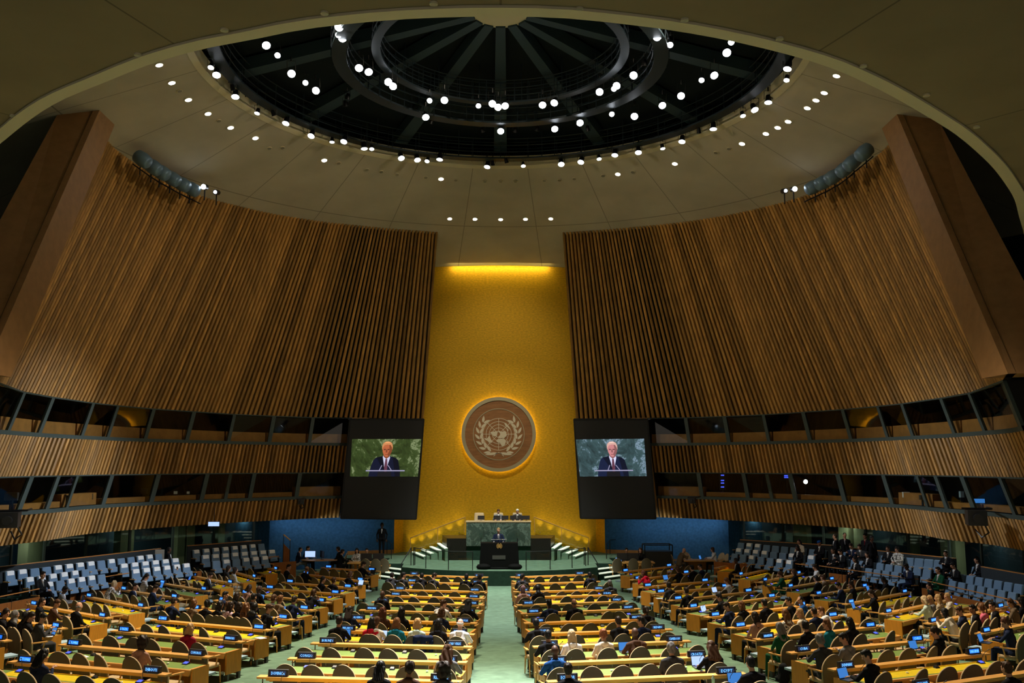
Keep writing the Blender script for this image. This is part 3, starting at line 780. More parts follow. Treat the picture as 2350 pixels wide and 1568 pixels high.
#@@PART3
# ================================================================== THE STAGE
DZ = .72
front = [at_z(x, y, DZ) for x, y in ((922, 1302), (985, 1307), (1060, 1310), (1147, 1311), (1234, 1310), (1310, 1307), (1372, 1302))]
front = smooth_line(front, 30)
mb = MB()
L_, R_ = front[0], front[-1]
top = [tuple(p) for p in front]+[(5.05, 49.4, DZ), (6.1, 49.4, DZ), (6.1, 52.2, DZ), (8.8, 52.2, DZ), (8.8, 58, DZ), (-8.8, 58, DZ), (-8.8, 52.2, DZ), (-6.1, 52.2, DZ), (-6.1, 49.4, DZ), (-5.05, 49.4, DZ)]
mb.poly(top, 0)
n_ = len(top)
for i in range(n_):
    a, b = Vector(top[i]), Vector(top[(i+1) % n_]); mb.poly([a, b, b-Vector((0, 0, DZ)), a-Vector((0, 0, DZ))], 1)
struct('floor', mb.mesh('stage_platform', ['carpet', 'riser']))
# steps up to the stage on both sides, each with a lit nosing
STEP = [((869, 1321), (905, 1326)), ((876, 1311.5), (918, 1317)), ((886, 1302.5), (921, 1306.5)), ((894, 1293), (946, 1298))]
for sgn, side in ((1, 'left'), (-1, 'right')):
    r = None
    parts = []
    pts0 = None
    for i, (a, b) in enumerate(STEP):
        z = DZ*(i+1)/4.0 if i < 3 else DZ+.005
        A, B = at_z(a[0], a[1], z), at_z(b[0], b[1], z)
        A.x, B.x = A.x, min(B.x, -4.9)
        if i == 3: continue
        bk = Vector((0, .9-.26*i, 0))
        mb = MB(); q = [flip(p, sgn) for p in (A, B, B+bk, A+bk)]
        mb.hexa([p-Vector((0, 0, z)) for p in q]+q, 0)
        nb = MB(); q2 = [flip(p, sgn) for p in (A-Vector((0, .03, .05)), B-Vector((0, .03, .05)), B+Vector((0, .16, -.05)), A+Vector((0, .16, -.05)))]
        nb.hexa(q2+[p+Vector((0, 0, .06)) for p in q2])
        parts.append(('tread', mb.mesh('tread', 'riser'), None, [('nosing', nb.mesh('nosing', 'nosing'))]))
    place('stage_steps', parts, (0, 0, 0), 0, 'dark green carpeted steps with pale lit edges up to the %s of the stage' % side, 'steps')
    # flight to the rostrum along the gold wall
    parts = []
    for i, (a, b) in enumerate((((946.4, 1266.6), (972.5, 1277.3)), ((966.7, 1260.7), (989.5, 1270.6)), ((986.6, 1254.7), (1007, 1264)), ((1004, 1247), (1021.6, 1259)))):
        z = DZ+.17*(i+1); A, B = at_z(a[0], a[1], z), at_z(b[0], b[1], z)
        ex = Vector((max(.25, -3.25-A.x), 0, 0)); eb = Vector((max(.15, -3.15-B.x), 0, 0))
        mb = MB(); q = [flip(p, sgn) for p in (A, B, B+eb, A+ex)]
        mb.hexa([p-Vector((0, 0, z-DZ)) for p in q]+q, 0)
        d = (B-A).normalized(); w = Vector((.14, .05, 0)); nb = MB(); q2 = [flip(p, sgn) for p in (A-w*.2, B-w*.2, B+w, A+w)]
        nb.hexa([p-Vector((0, 0, .03)) for p in q2]+[p+Vector((0, 0, .02)) for p in q2])
        parts.append(('tread', mb.mesh('tread', 'carpet'), None, [('nosing', nb.mesh('nosing', 'nosing'))]))
    place('rostrum_steps', parts, (0, 0, 0), 0, 'green steps with lit edges climbing from %s side to the rostrum' % side, 'steps')
    # sloping gold balustrade beside the flight
    A0, A1 = at_y(942, 1235, 55.2), at_y(1068, 1187, 55.2); A2, A3 = at_y(1066, 1222, 55.2), at_y(942, 1268, 55.2)
    mb = MB(); mb.prism([flip(p, sgn) for p in (A0, A1, A2, A3)], (0, .12, 0))
    t = MB(); t.tube([flip(A0, sgn)-Vector((0, .06, 0)), flip(A1, sgn)-Vector((0, .06, 0))], .035, 6)
    for k in (0, .5, 1.0):
        p = A0.lerp(A1, k); q = A3.lerp(A2, k); t.tube([flip(p, sgn)-Vector((0, .06, 0)), flip(q, sgn)-Vector((0, .06, 0))], .025, 5)
    place('balustrade', [('glass_panel', mb.mesh('panel', M['railglass'])), ('handrail', t.mesh('handrail', 'goldmark'))], (0, 0, 0), 0, 'sloping gold balustrade rising from %s towards the rostrum' % side, 'balustrade')
    for k, (x, y) in enumerate(((946, 1262), (966, 1256), (987, 1250), (1006, 1243), (1030, 1231), (1054, 1221))):
        p = flip(at_y(x, y, 55.75), sgn)
        fx = MB(); fx.tube([p-Vector((0, 0, .06)), p], .05, 8); fx.tube([p-Vector((0, 0, .04)), p+Vector((0, GY-p.y-.01, -.04))], .02, 5)
        o = new('step_light', fx.mesh('step_light', M['goldmark'])); tag(o, 'small brass uplight at foot of the gold wall, %s from the %s end' % (ORD[k+1], side), 'light', 'step lights of the gold wall')
        lamp('SPOT', 'uplight', p+Vector((0, 0, .05)), p+Vector((0, .22, 1.4)), 30, (1, .80, .30), size=.04, angle=70, blend=.9)

# black granite plinth and green marble rostrum
Y0 = at_z(1147, 1286, DZ).y
zt_ = at_y(1147, 1236, Y0).z
xl, xr = at_y(1025, 1260, Y0).x, at_y(1264, 1260, Y0).x
mb = MB()
xL, xR = at_y(1013, 1230, Y0+1.7).x, at_y(1275, 1230, Y0+1.7).x
mb.hexa([(xl, Y0, DZ), (xr, Y0, DZ), (xR, Y0+2.4, DZ), (xL, Y0+2.4, DZ), (xl, Y0, zt_), (xr, Y0, zt_), (xR, Y0+2.4, zt_), (xL, Y0+2.4, zt_)])
YM = Y0-.15
zb, zt2 = at_y(1147, 1253.5, YM).z, at_y(1147, 1199, YM).z
x0, x1 = at_y(1070, 1220, YM).x, at_y(1218, 1220, YM).x
m2 = MB(); m2.box(x0, x1, YM, YM+.14, zb, zt2)
m3 = MB(); m3.box(x0-.03, x1+.03, YM-.03, YM+.85, zt2, zt2+.05)
m4 = MB(); m4.box(x0+.02, x1-.02, YM+.14, Y0+3.2, DZ, zt2-.75)
place('rostrum', [('plinth', mb.mesh('plinth', 'granite')), ('marble_front', m2.mesh('marble_front', 'marble')), ('desk_top', m3.mesh('desk_top', 'cream')), ('floor_block', m4.mesh('floor_block', 'riser'))],
      (0, 0, 0), 0, 'raised rostrum with green marble front on a black granite base', 'rostrum')
RZ = zt2-.75; RY = YM

# speaker's podium
PY = at_z(1147, 1307, DZ).y; pz = at_y(1147, 1247, PY).z
px0, px1 = at_y(1103.5, 1250, PY).x, at_y(1188.6, 1250, PY).x; bx0, bx1 = at_y(1099.5, 1300, PY).x, at_y(1192, 1300, PY).x
mb = MB(); mb.hexa([(bx0, PY, DZ), (bx1, PY, DZ), (bx1, PY+.8, DZ), (bx0, PY+.8, DZ), (px0, PY, pz), (px1, PY, pz), (px1, PY+.8, pz), (px0, PY+.8, pz)])
bm_ = MB()
for x in (bx0+.22, bx1-.22): bm_.ell((x, PY-.0, DZ+.12), (.36, .22, .16), 16, 10)
bm_.box(bx0+.3, bx1-.3, PY-.05, PY+.1, DZ, DZ+.1)
cx_ = (px0+px1)/2
em_ = MB(); zc_ = at_y(1145, 1253.5, PY).z
for i in range(32):
    a0, a1 = 2*math.pi*i/32, 2*math.pi*(i+1)/32
    em_.poly([(cx_+r*math.cos(a), PY-.02, zc_+r*math.sin(a)) for r, a in ((.075, a0), (.09, a0), (.09, a1), (.075, a1))])
em2 = MB()
for k in range(4):
    a = k*math.pi/4; u = Vector((math.cos(a), 0, math.sin(a)))*.08; w = Vector((-math.sin(a), 0, math.cos(a)))*.005; c = Vector((cx_, PY-.02, zc_)); em2.poly([c-u-w, c+u-w, c+u+w, c-u+w])
for r in (.03, .055):
    for i in range(24):
        a0, a1 = 2*math.pi*i/24, 2*math.pi*(i+1)/24
        em2.poly([(cx_+q*math.cos(a), PY-.021, zc_+q*math.sin(a)) for q, a in ((r-.005, a0), (r+.005, a0), (r+.005, a1), (r-.005, a1))])
for s_ in (-1, 1):
    for i in range(6):
        th = R(-65+i*24); x, y = .125*math.cos(th)*s_, .125*math.sin(th)
        for da in (60, 120):
            a = th+R(da); a = a if s_ > 0 else math.pi-a
            leaf(em2, x, y, a, .05, .01, .1, lambda p, q: Vector((cx_+p, PY-.02, zc_+q)))
pq = MB(); p0 = at_y(1130, 1275, PY); p1 = at_y(1160, 1284, PY); pq.box(p0.x, p1.x, PY-.02, PY, p1.z, p0.z)
rb = MB(); za = at_y(1145, 1239, PY).z; xa, xb = at_y(1126.7, 1239, PY).x, at_y(1163, 1239, PY).x
rb.tube([(xa, PY+.1, za), (xb, PY+.1, za)], .018, 6); rb.tube([(xa+.1, PY+.1, pz), (xa+.1, PY+.1, za)], .015, 5); rb.tube([(xb-.1, PY+.1, pz), (xb-.1, PY+.1, za)], .015, 5)
mc = MB()
for s_ in (-1, 1): mc.tube([(cx_+.18*s_, PY+.25, pz), (cx_+.1*s_, PY+.45, pz+.35)], .012, 5)
place('speaker_podium', [('body', mb.mesh('body', 'podcloth')), ('cloth_fold', bm_.mesh('cloth_fold', 'podcloth', smooth=True)),
      ('round_emblem', em_.mesh('ring', 'goldmark'), 'small gold round emblem', [('olive_branches', em2.mesh('branches', 'goldmark'))]),
      ('plaque', pq.mesh('plaque', 'steel')), ('reading_rail', rb.mesh('rail', 'steel')), ('microphone', mc.mesh('mics', 'blackm'))], (0, 0, 0), 0,
      'black podium with small gold emblem at the front of the stage', 'podium')
for k, x in enumerate((1103.5, 1187.5)):
    b = at_z(x, 1297, DZ); t = MB(); t.tube([(b.x, b.y, DZ), (b.x, b.y, at_y(x, 1235, b.y).z)], .02, 6); t.tube([(b.x, b.y, DZ), (b.x, b.y, DZ+.03)], .18, 14)
    g = MB(); zt3 = at_y(x, 1235, b.y).z; g.hexa([(b.x-.14, b.y, zt3-.02), (b.x+.14, b.y, zt3-.02), (b.x+.14, b.y+.08, zt3+.22), (b.x-.14, b.y+.08, zt3+.22)]+[(b.x-.14, b.y+.01, zt3-.02), (b.x+.14, b.y+.01, zt3-.02), (b.x+.14, b.y+.09, zt3+.22), (b.x-.14, b.y+.09, zt3+.22)])
    place('teleprompter', [('stand', t.mesh('stand', 'blackm')), ('glass_plate', g.mesh('plate', M['railglass']))], (0, 0, 0), 0, 'thin teleprompter stand on the %s side of the podium' % ('left', 'right')[k], 'teleprompter')

# low railings on the stage
def railing(name, posts, label, h=.9, closed=True):
    ps = [at_z(x, y, DZ) for x, y in posts]; parts = []
    for p in ps:
        t = MB(); t.tube([p, p+Vector((0, 0, h))], .022, 6); parts.append(('post', t.mesh('post', 'blackm')))
    t = MB(); t.tube([p+Vector((0, 0, h)) for p in ps], .02, 6)
    parts.append(('handrail', t.mesh('handrail', 'blackm')))
    g = MB()
    for a, b in zip(ps, ps[1:]): g.poly([a+Vector((0, 0, .1)), b+Vector((0, 0, .1)), b+Vector((0, 0, h-.05)), a+Vector((0, 0, h-.05))])
    parts.append(('glass_panel', g.mesh('glass', M['railglass'])))
    return place(name, parts, (0, 0, 0), 0, label, 'railing')
railing('stage_railing', [(949, 1298), (977, 1305), (1029, 1308), (1084.5, 1309.5)], 'glass railing with black posts left of the podium')
railing('stage_railing', [(1207.5, 1309.5), (1262.5, 1307.5), (1313, 1304), (1344, 1299)], 'glass railing with black posts right of the podium')
for sgn, side in ((1, 'left'), (-1, 'right')):
    P0, P1 = at_z(943, 1298, DZ), at_z(921, 1335, 0); h = Vector((0, 0, .9)); parts = []
    for p in (P0, P0+Vector((.18, .2, 0)), P1):
        t = MB(); t.tube([flip(p, sgn), flip(p+h, sgn)], .025, 6); parts.append(('post', t.mesh('post', 'blackm')))
    t = MB(); t.tube([flip(P0+h, sgn), flip(P1+h, sgn)], .028, 6); parts.append(('handrail', t.mesh('handrail', 'blackm')))
    place('stair_handrail', parts, (0, 0, 0), 0, 'black stair handrail beside the %s stage steps' % side, 'handrail')
railing('back_railing', [(898, 1283), (888, 1272), (860, 1268), (836, 1270)], 'low black railing beside the guard at the blue wall', h=.8)
railing('back_railing', [(1392, 1283), (1400, 1272), (1428, 1269), (1452, 1271), (1476, 1272)], 'low black railing in front of the right blue wall', h=.8)

# ================================================================== LAMPS OF THE DOME
def can_mesh(s):
    b = MB(); b.tube([(0, 0, .34*s), (0, 0, .32*s), (0, 0, .02*s), (0, 0, -.01*s)], [.07*s, .11*s, .14*s, .17*s], 14)
    y = MB(); y.tube([(-.17*s, 0, .12*s), (-.17*s, 0, .50*s), (.17*s, 0, .50*s), (.17*s, 0, .12*s)], .014*s, 4); y.tube([(0, 0, .48*s), (0, 0, .66*s)], .03*s, 5)
    l = MB(); l.disc((0, 0, -.015*s), (0, 0, -1), .155*s, 18)
    return b.mesh('lamp_body', 'blackm', smooth=True), y.mesh('lamp_yoke', 'blackm'), l.mesh('lamp_lens', 'lens'), l.mesh('lamp_lens_unlit', 'offlens')
CAN = [can_mesh(s) for s in (1.0, .72)]
def can(px, py, z, size, on, label, group, tilt=None):
    p = at_z(px, py, z)
    k = CAN[size]
    o = new('stage_lamp', None, loc=p); tag(o, label, 'lamp', group)
    h = Vector((-p.x*(.25 if z > RIMZ-.2 else .08)+random.uniform(-3, 3), -p.y*(.30 if z > RIMZ-.2 else .07)+random.uniform(-4, 2), -12)).normalized()
    if not on: h = Vector((random.uniform(-.5, .5), .6, -1)).normalized()
    q = h.to_track_quat('-Z', 'Y').to_euler()
    a = new('lamp_body', k[0], parent=o, rot=q); new('lamp_yoke', k[1], parent=o, rot=(q[0]*.3, q[1]*.3, 0)); new('lamp_lens', k[2] if on else k[3], parent=o, rot=q)
RIML = [(484, 155), (497, 172), (540, 222), (590, 260), (656, 283), (714, 312), (762, 326), (789, 325), (836, 341), (853, 342), (921, 363), (958, 367), (980, 370), (1009, 366), (1118, 383), (1201, 381), (1288, 377), (1333, 372), (1375, 365), (1411, 356), (1465, 350), (1521, 341), (1565, 325), (1637, 296), (1705, 266), (1732, 252), (1763, 235), (1805, 184), (1807, 158)]
for i, (x, y) in enumerate(RIML):
    can(x, y, RIMZ-.25, 0 if i % 3 else 1, True, 'black stage lamp lit under the dome rim, %s from the left' % ORD[i+1], 'lit lamps along the dome rim')
for i, (x, y) in enumerate(((629, 265), (1131, 379), (1163, 373), (1604, 305), (535, 207))):
    can(x, y, RIMZ-.2, 1, False, ('unlit black lamp hanging on the dome rim, ' + ('between lit lamps on the left', 'centre left', 'just right of centre', 'on the right', 'at the far left')[i]), 'unlit lamps of the dome rim')
INL = [(611, 104), (637, 127), (669, 169), (701, 190), (725, 208), (778, 62), (786, 87), (777, 80), (824, 156), (846, 165), (891, 188), (902, 198), (986, 231), (1020, 230), (1098, 243), (1130, 238), (1143, 246), (1159, 243), (1245, 241), (1272, 236), (1376, 211), (1409, 204), (1415, 197), (1454, 173), (1508, 84), (1538, 103), (977, 269), (1149, 301), (1273, 296), (1331, 282), (1404, 262), (1456, 267), (1520, 242), (1563, 220), (1610, 184), (1639, 173), (1668, 121), (1678, 97)]
small = {(637, 127), (701, 190), (777, 80), (986, 231), (1098, 243), (1409, 204), (1538, 103), (1610, 184), (1678, 97), (1404, 262)}
INL.sort()
for i, (x, y) in enumerate(INL):
    can(x, y, RIMZ-.05+(.25 if y < 250 else 0), 1 if (x, y) in small else 0, True, 'lit stage lamp inside the dome on the catwalk rings, %s from the left' % ORD[i+1], 'lit lamps inside the dome')
for i, (x, y) in enumerate(((797, 227), (793, 243), (988, 283), (1108, 303), (1182, 303), (1478, 150), (1232, 300), (1350, 300))):
    can(x, y, RIMZ+.1, 1, False, 'unlit lamp inside the dome, %s from the left among the dark ones' % ORD[i+1], 'unlit lamps inside the dome')
# recessed downlights in the ceiling ring
def down(name, px, py, r, on, label, group, where='cone'):
    p = at_cone(px, py) if where == 'cone' else at_z(px, py, SZ+.05)
    nrm = Vector((0, 0, -1))
    if where == 'cone':
        d = Vector((p.x, p.y-DCY, 0)).normalized(); nrm = (Vector((0, 0, -1))-d*CONEK).normalized()
    p = p+nrm*.02
    a = MB(); a.tube([Vector((0, 0, 0))-nrm*.02, nrm*.015], r*1.25, 16); l = MB(); l.disc(nrm*.02, nrm, r, 16)
    o = new(name, None, loc=p); tag(o, label, 'lamp' if on else 'light fitting', group)
    new('bezel', a.mesh('bezel', 'ledge'), parent=o); new('lens', l.mesh('lens', 'downlens' if on == 1 else ('offlens' if where == 'cone' else 'offsoff')), parent=o)
DNL = [(365, 148), (394, 189), (432, 228), (477, 260), (529, 292), (586, 316), (744, 367), (1012, 410), (1418, 399), (1549, 375), (1703, 329), (1758, 306), (1809, 278), (1853, 247), (1892, 212), (1920, 173), (1785, 292), (1873, 229)]
DNL.sort()
for i, (x, y) in enumerate(DNL): down('downlight', x, y, .13, 1, 'round lit downlight in the ceiling ring, %s from the left' % ORD[i+1], 'downlights of the ceiling ring')
for i, x in enumerate((1032, 1090, 1149, 1206, 1264)): down('downlight', x, 503-abs(i-2)*.8, .12, 1, 'lit downlight above the gold wall, %s of five from the left' % ORD[i+1], 'five downlights above the gold wall')
for i, (x, y) in enumerate([(412, 208), (502, 277), (618, 340), (648, 339), (777, 374), (842, 389), (875, 394), (911, 400), (977, 407), (1046, 413), (1113, 416), (1149, 416), (1183, 416), (1249, 414), (1284, 413), (1318, 410), (1384, 403), (1452, 394), (1643, 350), (1673, 341)]):
    down('ceiling_vent', x, y, .10, 2, 'small unlit fitting in the ceiling ring, %s from the left' % ORD[i+1], 'unlit fittings of the ceiling ring')
for i, (x, y) in enumerate([(30, 264), (166, 196), (317, 124), (515, 67), (745, 28), (995, 6), (1330, 19), (1571, 44), (1789, 87), (1981, 150), (2126, 217), (2241, 290)]):
    down('soffit_light', x, y, .055, 2, 'small pale unlit disc in the front ceiling, %s from the left' % ORD[i+1], 'unlit discs of the front ceiling', 'soffit')

# barrel shaped projectors on a truss above the side walls
for sgn, side, px in (('L', 'left', [(327, 366), (352, 384), (371, 396), (395, 410), (418, 423), (440, 434)]), ('R', 'right', [(1983, 350), (1955, 374), (1938, 389), (1911, 407), (1889, 419), (1866, 430)])):
    for i, (x, y) in enumerate(px):
        nx = px[min(i+1, 5)]; pv = px[max(0, i-1)]
        Yd = at_cone(x, y).y-1.6; p = at_y(x, y, Yd)
        d = (at_y(nx[0], nx[1], Yd)-at_y(pv[0], pv[1], Yd)).normalized()
        b = MB(); b.tube([d*-.36, d*-.30, d*0, d*.30, d*.36], [.22, .29, .33, .29, .22], 16)
        t = MB(); t.tube([d*-.1, d*-.1+Vector((0, 0, -.75))], .03, 5); t.tube([d*-.5+Vector((0, 0, -.5)), d*.5+Vector((0, 0, -.5))], .03, 5)
        place('loudspeaker_barrel', [('barrel', b.mesh('barrel', 'barrel', smooth=True)), ('bracket', t.mesh('bracket', 'blackm'))], p, 0, 'blue grey barrel fixture above the %s slatted wall, %s from the outside' % (side, ORD[i+1]), 'light fixture', 'barrel fixtures above the %s wall' % side)
    for i, (x, y) in enumerate(((467, 429), (494, 441)) if side == 'left' else ((1824, 434), (1803, 438))):
        Yd = at_cone(x, y).y-1.6; p = at_y(x, y, Yd)
        b = MB(); b.tube([(0, 0, 0), (0, .4, .1)], .13, 12); l = MB(); l.disc((0, -.01, 0), (0, -1, -.2), .12 if i == 0 else .08, 16)
        t = MB(); t.tube([(0, .2, 0), (0, .2, -.6)], .03, 5)
        place('wall_projector', [('body', b.mesh('body', 'blackm')), ('lens', l.mesh('lens', 'lens')), ('bracket', t.mesh('bracket', 'blackm'))], p, 0, 'small lit projector beside the barrels above the %s wall, %s one' % (side, 'outer' if i == 0 else 'inner'), 'lamp')
# cameras fixed on the lower fascia
for i, (x, y, s) in enumerate(((690, 1152, .45), (22, 1193, .9), (1588, 1149, .5), (2240, 1188, .9))):
    Yd = 50 if i in (0, 2) else 33.5; p = at_y(x, y, Yd); b = MB(); b.box(-.35*s, .35*s, -.5*s, .5*s, -.3*s, .3*s); b.tube([(0, -.5*s, 0), (0, -.75*s, 0)], .18*s, 10)
    a = MB(); a.tube([(-.5*s, .1, .35*s), (.6*s, .1, .35*s), (.6*s, 1.2, .35*s)], .04, 5); c = MB(); c.tube([(.3*s, 0, -.3*s), (.45*s, .1, -.6*s), (.2*s, .2, -.8*s), (0, .5, -.5*s)], .03, 5)
    place('broadcast_camera', [('camera_body', b.mesh('body', 'black')), ('arm', a.mesh('arm', 'blackm')), ('cable', c.mesh('cable', 'black'))], p, R(20 if i < 2 else -20), 'black broadcast camera hanging on the %s' % ('left fascia near the screen', 'left fascia at the picture edge', 'right fascia near the screen', 'right fascia far from the stage')[i], 'camera')
#@@PART4
# ================================================================== DESKS
def chair_parts():
    # backrest: a tall rounded shell, hollowed towards the sitter
    nu, nv = 16, 18; W = .262; zb, zt_ = .30, 1.04
    mb = MB()
    def halfw(t):                           # half width at height fraction t
        if t < .55: return W*(.80+.20*math.sin(math.pi/2*t/.55))
        return W*math.sqrt(max(0, 1-((t-.55)/.4501)**2))
    def pt(i, j, side):
        t = math.sin(math.pi/2*j/nv); u = -1+2*i/nu; z = zb+(zt_-zb)*t; h = max(.004, halfw(t)); x = u*h
        y = -.30-.10*t+.055*(x/W)**2+(.05 if side else 0)*(1-.15*t)
        return (x, y, z)
    for side in (0, 1):
        for j in range(nv):
            for i in range(nu):
                q = [pt(i, j, side), pt(i+1, j, side), pt(i+1, j+1, side), pt(i, j+1, side)]
                mb.poly(q if side == 0 else q[::-1], 0 if side == 0 else 1)
    rim = [(0, j) for j in range(nv+1)]+[(i, nv) for i in range(1, nu+1)]+[(nu, j) for j in range(nv-1, -1, -1)]+[(i, 0) for i in range(nu-1, -1, -1)]
    for a, b in zip(rim, rim[1:]): mb.poly([pt(*a, 0), pt(*b, 0), pt(*b, 1), pt(*a, 1)], 1)
    me = mb.mesh('backrest', ['fabric', 'cream'])
    bm = bmesh.new(); bm.from_mesh(me); bmesh.ops.remove_doubles(bm, verts=bm.verts, dist=.0005); bmesh.ops.recalc_face_normals(bm, faces=bm.faces); bm.to_mesh(me); bm.free()
    me.polygons.foreach_set('use_smooth', [True]*len(me.polygons))
    s = MB(); s.hexa([(-.23, -.28, .37), (.23, -.28, .37), (.25, .22, .38), (-.25, .22, .38), (-.22, -.28, .46), (.22, -.28, .46), (.24, .21, .48), (-.24, .21, .48)])
    seat = s.mesh('seat', 'cream', smooth=True, bevel=.03)
    parts = [('backrest', me), ('seat', seat)]
    for x in (-1, 1):
        a = MB(); a.hexa([(x*.27, -.30, .66), (x*.33, -.30, .66), (x*.34, .12, .655), (x*.265, .12, .655), (x*.27, -.30, .69), (x*.33, -.30, .69), (x*.34, .12, .685), (x*.265, .12, .685)])
        a.tube([(x*.30, .05, .66), (x*.285, .0, .42)], .02, 6); parts.append(('armrest', a.mesh('armrest', 'oak')))
        l = MB(); l.tube([(x*.27, .17, .42), (x*.28, .20, .0)], [.024, .014], 6); parts.append(('leg', l.mesh('leg', 'oak')))
        l = MB(); l.tube([(x*.25, -.26, .42), (x*.26, -.40, .0)], [.024, .014], 6); parts.append(('leg', l.mesh('leg', 'oak')))
    return parts
CHAIR = chair_parts()
_cm = MB(); _cm.hexa([(-.1, 0, .3), (.1, 0, .3), (.1, .1, .3), (-.1, .1, .3), (-.1, 0, .5), (.1, 0, .5), (.1, .1, .5), (-.1, .1, .5)])

CL = [(931.5,1319,1119.6,1324.5),(924,1335,1118,1340),(894.6,1353,1114.5,1357.8),(884.5,1368,1113,1373),(853.4,1383,1111.6,1388.5),(826.8,1401.6,1103.8,1407.7),(790,1423,1097,1429.7),(764,1448,1091,1455.7),(715.7,1477.4,1082.9,1484.3),(662,1512.6,1072.6,1520),(593,1554,1060.4,1563.7)]
CR = [(1171.4,1324.2,1350.4,1318),(1175.3,1340,1375.7,1334.2),(1179.2,1358,1396,1353),(1181.5,1370.8,1417.7,1366.2),(1185,1388.2,1440.4,1381.4),(1195,1407.7,1468.3,1399),(1202.8,1429.7,1490,1422),(1212.2,1454.4,1539.8,1446),(1222,1483.8,1584,1472.8),(1236,1521.6,1638,1509),(1254,1563.7,1710.8,1547.6)]
LM = [(740,1302.5,870,1310.7),(690,1316,843.4,1334.5),(649,1335.6,818.8,1349.9),(601.4,1349.3,791.4,1363.6),(548,1364,756.3,1380.3),(492.8,1381,721.6,1398),(430,1400,673.7,1419.6),(349,1425.6,624.5,1444),(257.9,1450.6,562,1471),(140.4,1482.5,485.8,1505.3),(25,1521,388.7,1545.5)]
LF = [(600.8,1298.6,641.3,1308.8),(503.5,1303.4,592.4,1327),(436.8,1320,540.5,1340.3),(363,1336.8,482,1356.4),(272.4,1351.7,416.6,1371.3),(193,1372,339.7,1392.2),(65.3,1390.8,253,1414.8),(-20,1417,150,1440),(-120,1447,20.4,1468.7)]
RM = [(1421.5,1313.3,1546,1298.7),(1447.8,1331,1587,1314),(1467,1347.7,1634.2,1333),(1497,1361.8,1680,1345.7),(1534.9,1375.8,1734,1359),(1570,1393.6,1787,1373),(1617.9,1413.8,1858,1392),(1670.9,1438.7,1933.4,1416.4),(1733.4,1464.9,2019.6,1440.6),(1808.3,1496,2133,1472),(1905.3,1533.8,2264.5,1502.6),(2080,1578,2440,1535)]
RF = [(1642,1303.6,1682,1295),(1690.6,1321.5,1773.6,1303.6),(1744.3,1335.5,1841.5,1315),(1800.6,1349.6,1918.7,1329),(1864.5,1365.5,1994.7,1345),(1937.5,1383.2,2087,1362.6),(2022.8,1405,2190,1379),(2123.4,1427,2309,1396.6),(2244,1451.5,2400,1427)]
BL = dict(CL=CL, CR=CR, LM=LM, LF=LF, RM=RM, RF=RF)
BN = dict(CL='left centre block', CR='right centre block', LM='left wing', LF='far left block', RM='right wing', RF='far right block')
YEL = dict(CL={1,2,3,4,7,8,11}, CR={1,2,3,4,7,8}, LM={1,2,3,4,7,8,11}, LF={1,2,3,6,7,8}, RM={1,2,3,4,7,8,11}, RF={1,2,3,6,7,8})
PLH = .90
_dm = {}
